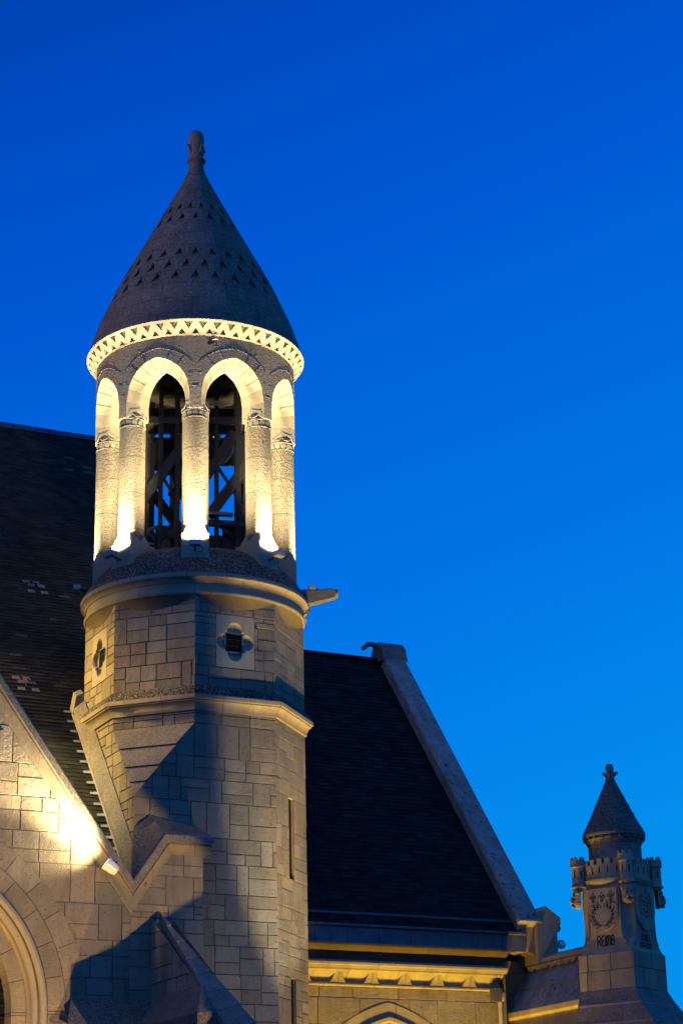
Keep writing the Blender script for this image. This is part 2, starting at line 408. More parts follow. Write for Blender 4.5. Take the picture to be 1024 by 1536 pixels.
# left plane u=-A8 : t points toward viewer's right = -v ... face normal -u, t = PD(-67.5+90)
oL, tL = face_frame(-67.5)
ashlar(sh, oL, tL, Z, [(-0.68, 0), (A8, 0), (A8, ZC), (-0.68, ZC)], rng)
ashlar(sh, oL, tL, Z, [(-0.68, ZC), (A8, ZC), (0.68, ZB), (-0.68, ZB)], rng)
ashlar(sh, oL, tL, Z, [(-0.68, ZB), (0.68, ZB), (0.68, ZS), (-0.68, ZS)], rng, big=(0.3, 0.3))
# left diagonal face between broach top and string
oD, tD = face_frame(-22.5)
ashlar(sh, oD, tD, Z, [(-0.68, ZB), (0.68, ZB), (0.68, ZS), (-0.68, ZS)], rng, big=(0.3, 0.3), wid=(0.4, 0.6))
# back-left wall
sh.add([(-A8, 0.68, 0), (-0.68, A8, 0), (-0.68, A8, ZS), (-A8, 0.68, ZS)], [(0, 3, 2, 1)])
sh.build('lower_shaft', ['ashlar', 'mortar'], tower)
# --- broach: triangle from (-.68,-A8)-( -A8,-.68) at ZB down to corner (-A8,-A8,ZC), in overlapping tiers
br = MB()
P0, P1, PC = Vector((-A8, -0.68, ZB)), Vector((-0.68, -A8, ZB)), Vector((-A8, -A8, ZC))
nb = (P1 - P0).cross(PC - P0).normalized()
if nb.z < 0: nb = -nb
tiers = [0, 0.30, 0.58, 0.80, 1.0]
for k in range(4):
    a, b_ = tiers[k], tiers[k + 1]
    q = [P0.lerp(PC, a), P1.lerp(PC, a), P1.lerp(PC, b_), P0.lerp(PC, b_)]
    lo = 0.030
    top = [q[0] + nb * 0.004, q[1] + nb * 0.004, q[2] + nb * lo, q[3] + nb * lo]
    br.add(top + [q[0] - nb * .03, q[1] - nb * .03, q[2] - nb * .03, q[3] - nb * .03], [(0, 3, 2, 1), (3, 7, 6, 2), (0, 4, 7, 3), (1, 2, 6, 5)], rng.uniform(0.9, 1.1))
br.build('broach', 'lichen', tower)
# --- slit windows
for k, (za, zb) in enumerate(SL):
    w = MB(); c0 = o67 + t67 * xs; n67 = PD(67.5)
    pts = [(-hw, za), (hw, za), (hw, zb), (-hw, zb)]
    fr = [c0 + t67 * a + Z * b for a, b in pts]; bk = [p - n67 * 0.045 for p in fr]
    w.add(fr + bk, [(0, 4, 5, 1), (1, 5, 6, 2), (2, 6, 7, 3), (3, 7, 4, 0)]); w.add(bk, [(0, 1, 2, 3)], mi=1)
    w.build('slit_window', ['ashlar', 'dark'], tower)
# --- string course
path = []
for d in range(0, 360, 45):
    p = PD(d); k = 1 / cos(radians(22.5)); path.append((p.x * 1.775, p.y * 1.775, p.x * k, p.y * k))
st = MB(); st.sweep(path, [(-0.02, 9.27), (0.03, 9.27), (0.033, 9.31), (0.052, 9.36), (0.082, 9.395), (0.105, 9.41), (0.105, 9.43), (0.126, 9.435), (0.13, 9.455), (0.13, 9.50)], True, mi=0)
st.sweep(path, [(0.13, 9.50), (0.085, 9.585), (0.0, 9.675), (-0.03, 9.70)], True, mi=1)
st.build('string_course', ['moulding', 'skirt'], tower, smooth=50)
# --- belfry stage (octagon)
ZT = 11.12
stg = MB()
QZ = 10.42    # quatrefoil centre height
QH = 0.33
for d in (-157.5, -112.5, 112.5, 157.5, 67.5, -22.5):
    oo, tt = face_frame(d)
    ashlar(stg, oo, tt, Z, [(-0.68, 9.62), (0.68, 9.62), (0.68, ZT), (-0.68, ZT)], rng, big=(0.32, 0.44))
for d in (22.5, -67.5):
    oo, tt = face_frame(d)
    ashlar(stg, oo, tt, Z, [(-0.68, 9.62), (0.68, 9.62), (0.68, QZ - QH - .1), (-0.68, QZ - QH - .1)], rng, big=(0.30, 0.42))
    ashlar(stg, oo, tt, Z, [(-0.68, QZ - QH - .1), (-QH, QZ - QH - .1), (-QH, QZ + QH + .1), (-0.68, QZ + QH + .1)], rng, big=(0.30, 0.42))
    ashlar(stg, oo, tt, Z, [(QH, QZ - QH - .1), (0.68, QZ - QH - .1), (0.68, QZ + QH + .1), (QH, QZ + QH + .1)], rng, big=(0.30, 0.42))
    ashlar(stg, oo, tt, Z, [(-0.68, QZ + QH + .1), (0.68, QZ + QH + .1), (0.68, ZT), (-0.68, ZT)], rng, big=(0.30, 0.42))
stg.build('octagonal_stage', ['ashlar', 'mortar'], tower)
def quatre(th):
    best = 0
    for cx, cy in ((0.19, 0), (-0.19, 0), (0, 0.19), (0, -0.19)):
        b_ = cx * cos(th) + cy * sin(th); disc = b_ * b_ - (0.19 ** 2 - 0.125 ** 2)
        if disc >= 0: best = max(best, b_ + sqrt(disc))
    s_ = 0.17 / max(abs(cos(th)), abs(sin(th)))
    return max(best, s_)
for d in (22.5, -67.5):
    oo, tt = face_frame(d); nn = PD(d); c0 = oo + Z * QZ
    q = MB(); ths = sorted(set([2 * pi * k / 96 for k in range(96)] + [atan2(sy * (QH + .1), sx * QH) % (2 * pi) for sx in (-1, 1) for sy in (-1, 1)]))
    N = len(ths); ho, ro = [], []
    for th in ths:
        r = quatre(th); ho.append((r * cos(th), r * sin(th)))
        k = min((QH - .006) / max(1e-9, abs(cos(th))), (QH + .1 - .006) / max(1e-9, abs(sin(th)))); ro.append((k * cos(th), k * sin(th)))
    P3 = lambda p, dd: c0 + tt * p[0] + Z * p[1] - nn * dd
    V = [P3(p, 0) for p in ro] + [P3(p, 0) for p in ho] + [P3((p[0] * .93, p[1] * .93), 0.03) for p in ho] + [P3((p[0] * .9, p[1] * .9), 0.075) for p in ho]
    q.add(V, [(i, (i + 1) % N, (i + 1) % N + N, i + N) for i in range(N)] + [(i + N, (i + 1) % N + N, (i + 1) % N + 2 * N, i + 2 * N) for i in range(N)]
          + [(i + 2 * N, (i + 1) % N + 2 * N, (i + 1) % N + 3 * N, i + 3 * N) for i in range(N)])
    q.add([P3((p[0], p[1]), 0.075) for p in ho], [list(range(N))])
    qo = q.build('quatrefoil_window', 'smooth', tower, smooth=40)
    gr = MB()
    gr.add([P3(p, 0.066) for p in ((-.145, -.15), (.145, -.15), (.145, .15), (-.145, .15))], [(0, 1, 2, 3)], mi=1)
    for a, b_ in (((-.15, -.155), (.15, -.155)), ((.15, -.155), (.15, .155)), ((.15, .155), (-.15, .155)), ((-.15, .155), (-.15, -.155))):
        gr.bar(P3(a, 0.058), P3(b_, 0.058), 0.022, 0.022)
    for k in range(1, 9): gr.bar(P3((-.15 + .3 * k / 9, -.15), 0.056), P3((-.15 + .3 * k / 9, .15), 0.056), 0.004, 0.004, mi=1)
    for k in (-.05, .05): gr.bar(P3((-.15, k), 0.053), P3((.15, k), 0.053), 0.007, 0.007, mi=2)
    for k in (-.09, .02): gr.bar(P3((k, -.16), 0.05), P3((k, -.20), 0.07), 0.014, 0.014)
    gr.build('grille', ['grille', 'dark', 'steel'], qo)
# --- corbelled ring and cornice
cr = MB(); n = 144
V, Fc = [], []
for i in range(n + 1):
    a = 2 * pi * i / n; dd = (math.degrees(a) + 112.5) % 45 - 22.5
    ro = A8 / cos(radians(dd)); over = 1.775 - ro
    for k in range(5):
        t = k / 4; s_ = t ** 0.7
        r = ro + (1.772 - ro) * t; z = ZT - 0.18 * (over / 0.135) * (1 - s_)
        V.append(((r + 0.004) * cos(a), (r + 0.004) * sin(a), z))
Fc = [(i * 5 + k, (i + 1) * 5 + k, (i + 1) * 5 + k + 1, i * 5 + k + 1) for i in range(n) for k in range(4)]
uvs = [(2 * pi * (i // 5) / n * 1.77, 0) for i in range(len(V))]
cr.add(V, Fc, 1.0, uvs)
cr.lathe([(1.772, ZT), (1.79, ZT), (1.805, 11.135), (1.808, 11.155), (1.795, 11.175), (1.772, 11.185), (1.768, 11.19), (1.768, 11.31)], 144, uvr=1.77)
cr.build('corbelled_band', 'moulding', tower, smooth=40)
co = MB()
co.lathe([(1.768, 11.31), (1.785, 11.312), (1.79, 11.335), (1.81, 11.365), (1.845, 11.385), (1.865, 11.39), (1.865, 11.455), (1.86, 11.46)], 144, uvr=1.8)
co.build('cornice', 'moulding', tower, smooth=50)
# --- sloping skirt
sk = MB(); sk.lathe([(1.86, 11.46), (1.78, 11.60), (1.69, 11.74), (1.60, 11.845), (1.56, 11.885), (1.555, 11.895), (1.45, 11.975), (1.32, 12.05), (1.2, 12.10), (0.0, 12.11)], 128)
sk.build('sloping_skirt', 'skirt', tower, smooth=35)
# --- columns with plinth and capital
def column(d):
    nn, tt = PD(d), PD(d + 90); c0 = nn * 1.45
    c = MB(); c.lathe([(0.212, 12.15), (0.212, 14.16), (0.217, 14.165), (0.219, 14.178), (0.215, 14.19), (0.212, 14.195)], 40, (c0.x, c0.y), a0=radians(d), a1=radians(d) + 2 * pi, uvr=0.212)
    ob = c.build('column', 'rough', tower, smooth=40)
    p = MB(); B3 = lambda a, b_, z: nn * (1.45 + b_) + tt * a + Z * z
    hb = 0.218
    # plinth block down into the skirt, then stop to round
    lo = [(-hb, hb - .0), (hb, hb), (hb, -0.32), (-hb, -0.32)]
    V = [B3(a, b_, 11.55) for a, b_ in lo] + [B3(a, b_, 12.16) for a, b_ in lo]
    p.add(V, [(0, 1, 5, 4), (1, 2, 6, 5), (2, 3, 7, 6), (3, 0, 4, 7)])
    N = 40; ring0, ring1 = [], []
    for i in range(N):
        th = 2 * pi * (i + .5) / N; k = hb / max(abs(cos(th)), abs(sin(th)))
        x_, y_ = k * sin(th), k * cos(th)
        if y_ < -0.2: y_ = y_ * 1.2
        ring0.append(B3(x_, y_, 12.16)); ring1.append(B3(0.213 * sin(th), 0.213 * cos(th), 12.175 + 0.15 * abs(sin(2 * th))))
    p.add(ring0 + ring1, [(i, i + N, (i + 1) % N + N, (i + 1) % N) for i in range(N)][::1])
    # fan on inner/outer plinth top
    p.add(ring0, [list(range(N))[::-1]])
    # side buttress of plinth splaying inward
    p.build('plinth', 'smooth', ob)
    k = MB()
    k.lathe([(0.212, 14.17), (0.192, 14.175), (0.192, 14.285), (0.212, 14.29), (0.214, 14.30), (0.205, 14.31), (0.19, 14.315), (0.172, 14.37), (0.165, 14.40)], 40, (c0.x, c0.y))
    for j in range(13):
        a = 2 * pi * j / 13
        e0 = Vector((sin(a), cos(a))); cc = c0 + tt * (0.192 * e0.x) + nn * (0.192 * e0.y) + Z * 14.23
        ou = (tt * e0.x + nn * e0.y); sd = (tt * e0.y - nn * e0.x)
        ring = [cc + sd * (0.043 * cos(b_)) + Z * (0.046 * sin(b_)) for b_ in [2 * pi * m_ / 14 for m_ in range(14)]]
        k.add([q_ - ou * 0.01 for q_ in ring] + [q_ + ou * 0.021 for q_ in ring], [[i + 14 for i in range(14)][::-1]] + [(i, i + 14, (i + 1) % 14 + 14, (i + 1) % 14) for i in range(14)])
    crest = []
    for m_ in range(96):                            # scalloped crest above the pearl band
        a = 2 * pi * m_ / 96; f_ = abs(sin(4 * a)); crest.append(c0 + (tt * sin(a) + nn * cos(a)) * (0.229 - .003 * (1 - f_)) + Z * (14.318 + .065 * (1 - f_ ** .6)))
    k.tube(crest, 0.005, 5, 1.1, closed=True)
    k.build('capital', 'smooth', ob, smooth=40)
for j in range(8): column(j * 45)
# --- arcade drum with eight pointed arches
RO, RI, ZSP, ZIM, ZD = 1.68, 1.25, 14.58, 14.315, 15.60
def arch_pts(w, h, n=14):
    Rc = (h * h + w * w) / (2 * w); pts = [(-w, ZIM), (-w, (ZIM + ZSP) / 2)]
    for i in range(n + 1):
        x_ = -w + w * (1 - cos(pi / 2 * i / n)) if False else -w + w * i / n
        pts.append((x_, ZSP + sqrt(max(0, Rc * Rc - (-x_ + Rc - w) ** 2))))
    return pts + [(-p[0], p[1]) for p in pts[::-1][1:]]
AO, AI = arch_pts(radians(19.3) * RO, ZD - 0.355 - ZSP), arch_pts(0.335, 0.56)
dm = MB()
for j in range(8):
    dc = 22.5 + 45 * j; sf = MB()
    def cyl(x_, z, R): 
        p = PD(dc + math.degrees(x_ / R)); return Vector((p.x * R, p.y * R, z))
    # outer surface strips
    hwid = radians(22.5) * RO; xs_ = [-hwid, -hwid + .05] + [p[0] for p in AO[1:-1]] + [hwid - .05, hwid]
    zs_ = [ZIM, ZIM] + [p[1] for p in AO[1:-1]] + [ZIM, ZIM]
    top = ZD
    col_o = [(-hwid, ZIM)] + AO + [(hwid, ZIM)]
    for i in range(len(col_o) - 1):
        (xa, za), (xb, zb) = col_o[i], col_o[i + 1]
        if xb - xa < 1e-6: continue
        V, F_, UVs = [], [], []
        for m_ in range(7):
            t = m_ / 6
            V += [cyl(xa, za + (top - za) * t, RO), cyl(xb, zb + (top - zb) * t, RO)]
            UVs += [(radians(dc) * RO + xa, za + (top - za) * t), (radians(dc) * RO + xb, zb + (top - zb) * t)]
        F_ = [(2 * m_, 2 * m_ + 1, 2 * m_ + 3, 2 * m_ + 2) for m_ in range(6)]
        dm.add(V, F_, 1.0, UVs)
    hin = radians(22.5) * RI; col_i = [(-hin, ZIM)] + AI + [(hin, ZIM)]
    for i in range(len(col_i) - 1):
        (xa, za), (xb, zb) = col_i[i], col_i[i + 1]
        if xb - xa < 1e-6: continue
        dm.add([cyl(xa, za, RI), cyl(xb, zb, RI), cyl(xb, 15.5, RI), cyl(xa, 15.5, RI)], [(0, 3, 2, 1)], 0.13)  # inner faces tinted near black, the lantern's inside shade put into the colour
    # soffit: voussoir by voussoir with a narrow chamfer ring inside
    N = len(AO)
    mid = [(AI[i][0] + (AO[i][0] - AI[i][0]) * 0.30, AI[i][1] + (AO[i][1] - AI[i][1]) * 0.30) for i in range(N)]
    V = [cyl(AO[i][0], AO[i][1], RO) for i in range(N)] + [cyl(mid[i][0], mid[i][1], 1.44) for i in range(N)] + [cyl(AI[i][0], AI[i][1], RI) for i in range(N)]
    tv = [rng.uniform(0.92, 1.06) for _ in range(9)]
    for i in range(N - 1):
        t = tv[min(8, i * 9 // (N - 1))]
        sf.add([V[i], V[i + 1], V[i + 1 + N], V[i + N]], [(0, 3, 2, 1)], t)
        sf.add([V[i + N], V[i + 1 + N], V[i + 1 + 2 * N], V[i + 2 * N]], [(0, 3, 2, 1)], t)
    # joints across the soffit
    for i in (5, 9, 13, 16, 19, 23, 27):
        sf.tube([V[i] - (V[i] - V[i + N]) * .02, V[i + N]], 0.006, 4, 0.22)
    sf.build('arch_soffit', 'smooth', tower, smooth=30)
    # pier underside
    dm.add([cyl(AO[-1][0], ZIM, RO), cyl(2 * hwid - AO[-1][0], ZIM, RO), cyl(2 * hin - AI[-1][0], ZIM, RI), cyl(AI[-1][0], ZIM, RI)], [(0, 3, 2, 1)])
    # raised pointing of the voussoirs and spandrel stones
    def jl(pts, r=0.0035): dm.tube([cyl(a, b_, RO + 0.001) for a, b_ in pts], r, 5, 0.95)
    ex = [(p[0] * 1.0 + 0.20 * (p[0] / 0.57), p[1] + 0.155) for p in AO[3:-3]]
    keep = [p for p in ex if abs(p[0]) < hwid - 0.02]
    jl(keep)
    for i in (7, 11, 16, 21, 25):
        a_ = AO[i]; e_ = (a_[0] * 1.0 + 0.20 * (a_[0] / 0.57), a_[1] + 0.155)
        if abs(e_[0]) < hwid - 0.02: jl([a_, e_], 0.0035)
    jl([(hwid, 15.10), (hwid, 14.93)], 0.003); jl([(hwid - .10, 14.92), (hwid + .10, 14.92)], 0.003); jl([(hwid - .05, 14.70), (hwid + .05, 14.70)], 0.003)
    jl([(-0.33, 15.40), (0.02, 15.44), (0.4, 15.37), (2 * hwid - .33, 15.40)], 0.0035)
    jl([(0.30, 15.40), (0.30, 15.58)], 0.005)
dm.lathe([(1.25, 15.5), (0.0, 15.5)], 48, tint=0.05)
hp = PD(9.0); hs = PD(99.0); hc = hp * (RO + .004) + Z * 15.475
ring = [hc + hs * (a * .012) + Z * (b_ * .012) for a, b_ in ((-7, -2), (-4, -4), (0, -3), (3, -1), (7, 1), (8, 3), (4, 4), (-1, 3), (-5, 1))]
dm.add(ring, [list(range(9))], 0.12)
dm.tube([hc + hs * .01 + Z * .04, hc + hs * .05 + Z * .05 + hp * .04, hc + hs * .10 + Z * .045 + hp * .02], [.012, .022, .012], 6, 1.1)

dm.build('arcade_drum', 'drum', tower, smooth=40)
# chipped hole in the drum is a flat patch, its shade painted dark
# --- frieze: flaring band with alternate triangular notches
fz = MB(); NF = 48; r0, z0, r1, z1 = 1.68, 15.585, 1.852, 15.80
def fpt(a, s_, dep=0.0):
    r = r0 + (r1 - r0) * s_; z = z0 + (z1 - z0) * s_
    nr, nz = (z1 - z0), -(r1 - r0); L = math.hypot(nr, nz); nr /= L; nz /= L
    r -= nr * dep; z -= nz * dep
    p = PD(a); return (p.x * r, p.y * r, z)
st_ = 360 / NF
for j in range(NF):
    a0 = j * st_; am = a0 + st_ / 2; a1 = a0 + st_
    dep = 0.06; wd = st_ * 0.30; wu = st_ * 0.27
    V = [fpt(a0, 0), fpt(a1, 0), fpt(a1, .12), fpt(a0, .12),                # 0-3
         fpt(am, .42), fpt(am - wd, .86), fpt(am + wd, .86),                # 4 apex down, 5,6
         fpt(a0, .48), fpt(a0 + wu, .12), fpt(a1 - wu, .12), fpt(a1, .48),  # 7 (left up apex) 8 9 10
         fpt(a0, 1), fpt(a1, 1)]                                          # 11 12
    Fc = [(0, 1, 2, 9, 8, 3), (8, 9, 4), (8, 4, 5, 7), (9, 10, 6, 4), (7, 5, 11), (10, 12, 6), (5, 6, 12, 11)]
    fz.add(V, Fc)
    for tri, inner in (((am, .42), ((am - wd, .86), (am + wd, .86))),):
        T_ = [fpt(am, .42), fpt(am - wd, .86), fpt(am + wd, .86)]; Bk = [fpt(am, .46, .012), fpt(am - wd * .9, .86, dep), fpt(am + wd * .9, .86, dep)]
        fz.add(T_ + Bk, [(0, 3, 4, 1), (1, 4, 5, 2), (2, 5, 3, 0), (3, 5, 4)], 0.75)
    for sgn, ac in ((1, a0), (-1, a1)):
        T_ = [fpt(ac, .48), fpt(ac + sgn * wu, .12), fpt(ac, .12)]; Bk = [fpt(ac, .46, dep), fpt(ac + sgn * wu * .9, .12, dep), fpt(ac, .12, dep)]
        fz.add(T_ + Bk, [(0, 1, 4, 3), (1, 2, 5, 4), (3, 4, 5)], 0.75)
fz.lathe([(1.852, 15.80), (1.856, 15.805), (1.856, 15.815), (1.84, 15.83)], 144)
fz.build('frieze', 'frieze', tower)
# --- spire with rows of notches
prof = [(1.848, 15.82), (1.815, 15.92), (1.68, 16.35), (1.495, 16.80), (1.295, 17.25), (0.99, 17.84), (0.685, 18.43), (0.42, 18.95), (0.170, 19.47), (0.135, 19.60), (0.125, 19.72)]
# smooth the profile with a Catmull-Rom spline in z
def prof_r(z):
    ks = prof
    for k in range(len(ks) - 1):
        if ks[k][1] <= z <= ks[k + 1][1]:
            p0, p1, p2, p3 = ks[max(0, k - 1)], ks[k], ks[k + 1], ks[min(len(ks) - 1, k + 2)]
            m1 = (p2[0] - p0[0]) / (p2[1] - p0[1]); m2 = (p3[0] - p1[0]) / (p3[1] - p1[1]) if p3 != p1 else 0
            h = p2[1] - p1[1]; t = (z - p1[1]) / h
            return (2*t**3-3*t**2+1)*p1[0] + (t**3-2*t**2+t)*h*m1 + (-2*t**3+3*t**2)*p2[0] + (t**3-t**2)*h*m2
    return ks[-1][0]
sp = MB()
def spt(a, z, dep=0): 
    r = prof_r(z) - dep; p = PD(a); return (p.x * r, p.y * r, z)
rows = [(16.70, 16.90, 28, 0.0), (16.97, 17.17, 28, 0.5), (17.27, 17.45, 28, 0.0), (18.19, 18.37, 20, 0.0), (18.48, 18.65, 20, 0.5)]
def plain_band(za, zb):
    k = max(1, int((zb - za) / 0.09)); N = 112
    V, UVs = [], []
    for i in range(N + 1):
        for m_ in range(k + 1):
            z = za + (zb - za) * m_ / k; V.append(spt(360 * i / N, z)); UVs.append((2 * pi * i / N * 1.2, z * 1.15))
    sp.add(V, [(i * (k + 1) + m_, (i + 1) * (k + 1) + m_, (i + 1) * (k + 1) + m_ + 1, i * (k + 1) + m_ + 1) for i in range(N) for m_ in range(k)], 1.0, UVs)
zc = prof[0][1]
for (za, zb, N, off) in rows:
    m0, m1 = za - 0.03, zb + 0.03
    plain_band(zc, m0); s_ = 360 / N
    for j in range(N):
        ac = (j + off) * s_; al, ar = ac - s_ / 2, ac + s_ / 2; w = s_ * 0.26
        def U_(a, z): return (radians(a) * 1.2, z * 1.15)
        pts = [(al, m0), (ac - w, m0), (ac + w, m0), (ar, m0), (ac - w, za), (ac + w, za), (ac, zb), (al, m1), (ac, m1), (ar, m1)]
        sp.add([spt(a, z) for a, z in pts], [(0, 1, 4, 7), (1, 2, 5, 4), (2, 3, 9, 5), (4, 6, 8, 7), (6, 5, 9, 8)], 1.0, [U_(a, z) for a, z in pts])
        Tt, Lb, Rb = spt(ac, zb), spt(ac - w, za), spt(ac + w, za)
        Ti = spt(ac, zb - 0.01, 0.085); Li, Ri = spt(ac - w * .8, za + .02, 0.02), spt(ac + w * .8, za + .02, 0.02)
        sp.add([Tt, Lb, Rb, Ti, Li, Ri], [(4, 5, 3), (0, 3, 4, 1), (0, 2, 5, 3), (1, 4, 5, 2)], 0.85)
    zc = m1
plain_band(zc, prof[-1][1])
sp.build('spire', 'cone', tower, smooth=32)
# --- finial
fi = MB()
fi.lathe([(0.125, 19.70), (0.128, 19.715), (0.155, 19.725), (0.168, 19.75), (0.155, 19.78), (0.125, 19.79), (0.118, 19.82), (0.125, 19.90), (0.148, 19.99), (0.150, 20.02), (0.135, 20.05), (0.132, 20.09), (0.140, 20.15), (0.140, 20.22), (0.125, 20.29), (0.085, 20.335), (0.0, 20.35)], 32)
for j in range(4):
    a = PD(38 + 90 * j); p0 = a * 0.12 + Z * 19.90
    fi.tube([p0, a * 0.150 + Z * 19.97, a * 0.175 + Z * 20.02, a * 0.188 + Z * 20.03, a * 0.185 + Z * 20.0], [0.03, 0.032, 0.032, 0.026, 0.012], 8)
fi.build('finial', 'lichen', tower, smooth=50)
# --- gargoyle spout at the right of the cornice
ga = MB(); gd = (Vector((2.04, -0.80)) - Vector((1.45, -0.58))).normalized(); gd3 = Vector((gd.x, gd.y, 0)); gp = Vector((-gd.y, gd.x, 0))
s0 = Vector((1.50, -0.60, 0)); s1 = Vector((2.15, -0.84, 0))
def gsec(c, w, za, zb, drop): return [c - gp * w + Z * za, c + gp * w + Z * za, c + gp * w + Z * (zb - drop), c + gp * w * .5 + Z * zb, c - gp * w * .5 + Z * zb, c - gp * w + Z * (zb - drop)]
secs = [gsec(s0, .12, 11.45, 11.74, .05), gsec(s0.lerp(s1, .5), .11, 11.52, 11.76, .04), gsec(s1, .09, 11.62, 11.78, .03)]
for q_, r_ in zip(secs, secs[1:]): ga.add(q_ + r_, [(i, (i + 1) % 6, (i + 1) % 6 + 6, i + 6) for i in range(6)])
ga.add(secs[-1], [list(range(6))])
ga.lathe([(0.0, 0), (0.07, 0.0), (0.08, 0.02), (0.07, 0.06), (0.0, 0.06)], 16)
for i_ in range(len(ga.v) - 17 * 5, len(ga.v)):     # turn the disc into the spout's mouth
    p = ga.v[i_]; ga.v[i_] = s1 + gd3 * (p.z - 0.01) + gp * p.x + Z * (11.70 + p.y)
ga.tube([s0 + gd3 * .05 + Z * 11.2, s0 + gd3 * .14 + Z * 11.27, s0 + gd3 * .17 + Z * 11.38, s0 + gd3 * .15 + Z * 11.48], [.09, .11, .12, .10], 10)
ga.build('gargoyle', ['lichen'], tower, smooth=40)

# ================================================================== BELL FRAME, BELLS, WHEELS
FZ = 12.11
frame = thing('bell_stand', 'dark steel bell stand with diagonal braces standing inside the lantern columns', 'bell stand', (0, 0, FZ))
fb = (0, 0, FZ)
ang = radians(-22.5)
def FR(a, b, z): return Vector((a * cos(ang) - b * sin(ang), a * sin(ang) + b * cos(ang), z))
def FB(name, pts, w, h, m_='steel', tint=1.0):
    q = MB(); q.bar(FR(*pts[0]), FR(*pts[1]), w, h, tint=tint); q.build(name, m_, frame, fb)
FRONT, BACK = -0.52, 0.52
for a, w in ((-.57, .06), (-.30, .07), (.35, .06), (.70, .09), (-.84, .08)): FB('post', ((a, FRONT, FZ), (a, FRONT, 15.3)), w, w)
for a in (-.75, -.02, .80): FB('post', ((a, BACK, FZ), (a, BACK, 15.3)), .09, .09)
for (a0, z0_), (a1, z1_), w in (((-.86, 13.15), (-.10, 14.25), .17), ((.22, 12.85), (.92, 13.85), .17), ((.12, 13.45), (.66, 14.35), .15)): FB('diagonal_brace', ((a0, FRONT, z0_), (a1, FRONT, z1_)), .08, w)
for (a0, z0_), (a1, z1_) in (((-.58, 13.62), (-.26, 13.08)), ((.36, 13.75), (.70, 13.20)), ((.40, 12.70), (.72, 12.42)), ((.70, 13.25), (.90, 12.98))): FB('diagonal_brace', ((a0, FRONT + .03, z0_), (a1, FRONT + .03, z1_)), .04, .05)
for z in (14.9,): FB('crossbeam', ((-.9, BACK, z), (.9, BACK, z)), .08, .22)
for z in (12.16, 14.55, 15.2): FB('crossbeam', ((-.9, FRONT, z), (.9, FRONT, z)), .08, .12)
FB('crossbeam', ((.2, FRONT, 12.74), (.95, FRONT, 12.70)), .10, .09)
for a in (-.75, .75):
    for z in (12.16, 13.5, 14.6): FB('crossbeam', ((a, FRONT, z), (a, BACK, z)), .10, .12)
FB('crossbeam', ((.22, FRONT - .1, 14.83), (.60, FRONT - .1, 14.83)), .05, .07, 'palewood', .7)  # pale colour paints in the outside light falling on this beam
FB('crossbeam', ((.18, FRONT - .12, 12.86), (.62, FRONT - .12, 12.84)), .10, .05, 'zinc', 1.0)
for (a0, z0_), (a1, z1_), w in (((-.95, 13.95), (-.15, 12.85), .16), ((-.9, 14.5), (-.2, 13.9), .2)): FB('diagonal_brace', ((a0, BACK, z0_), (a1, BACK, z1_)), .08, w)
FB('post', ((-.36, BACK, FZ), (-.36, BACK, 15.0)), .10, .16)
FB('crossbeam', ((-.9, BACK, 14.4), (.9, BACK, 14.4)), .06, .5); FB('crossbeam', ((-.9, 0, 14.75), (.9, 0, 14.75)), .06, .45)
q = MB(); q.box(FR(.62, -.25, 12.55), (.34, .3, .46), ang); q.box(FR(.36, -.2, 12.32), (.3, .3, .3), ang); q.build('motor_box', 'steel', frame, fb)
q = MB(); q.box(FR(-.38, .1, 12.48), (.56, .4, .72), ang); q.build('motor_box', 'steel', frame, fb)
def bell(c, r, h, label, spin, wheel=True):
    t = thing('bell', label, 'bell', c, 'bells in the lantern'); cv = Vector(c)
    b_ = MB(); pr = [(r, 0), (r * .97, .05 * h), (r * .80, .16 * h), (r * .66, .36 * h), (r * .58, .62 * h), (r * .52, .80 * h), (r * .36, .92 * h), (0.0, .95 * h)]
    b_.lathe([(p[0], cv.z + p[1]) for p in pr] , 32, (cv.x, cv.y)); b_.lathe([(r, cv.z), (r * .9, cv.z + .02), (r * .5, cv.z + .5 * h), (0, cv.z + .8 * h)], 32, (cv.x, cv.y), tint=.6)
    b_.build('body', 'bronze', t, c, smooth=40)
    cl = MB(); cl.tube([cv + Z * .7 * h, cv + Z * .05 * h], .018, 8); cl.tube([cv + Z * .08 * h, cv + Z * .03 * h, cv - Z * .03 * h], [.03, .05, .03], 10); cl.build('clapper', 'steel', t, c)
    d = Vector((cos(spin), sin(spin), 0)); y = MB(); y.bar(cv - d * (r + .22) + Z * (h + .02), cv + d * (r + .22) + Z * (h + .02), .14, .16); y.build('yoke', 'steel', t, c)
    if wheel:
        pz = Vector((-d.y, d.x, 0)); wc = cv + d * (r + .14) + Z * (h + .02); w_ = MB(); R_ = r * 1.25
        N = 40
        prs = [(R_ - .05, -.025), (R_, -.025), (R_, .025), (R_ - .05, .025)]
        V = [wc + pz * (q0 * cos(2 * pi * i / N)) + Z * (q0 * sin(2 * pi * i / N)) + d * q1 for i in range(N) for q0, q1 in prs]
        w_.add(V, [(i * 4 + k, i * 4 + (k + 1) % 4, ((i + 1) % N) * 4 + (k + 1) % 4, ((i + 1) % N) * 4 + k) for i in range(N) for k in range(4)])
        for k in range(4):
            a = pi * k / 4; dv = pz * cos(a) + Z * sin(a); w_.bar(wc - dv * (R_ - .03), wc + dv * (R_ - .03), .03, .03)
        w_.build('wheel', 'palewood', t, c)
bell(tuple(FR(-0.16, -0.05, 13.42)), 0.30, 0.50, 'large dark bronze bell hanging behind the middle lantern column', ang, False)
bell(tuple(FR(0.30, -0.05, 12.20)), 0.26, 0.36, 'small low dark bell in the right arch just above the lantern floor', ang, False)
bell(tuple(FR(-0.42, -0.15, 12.28)), 0.26, 0.30, 'small dark bell with pale curved wheel low in the left arch', ang + pi / 2 + .5, True)
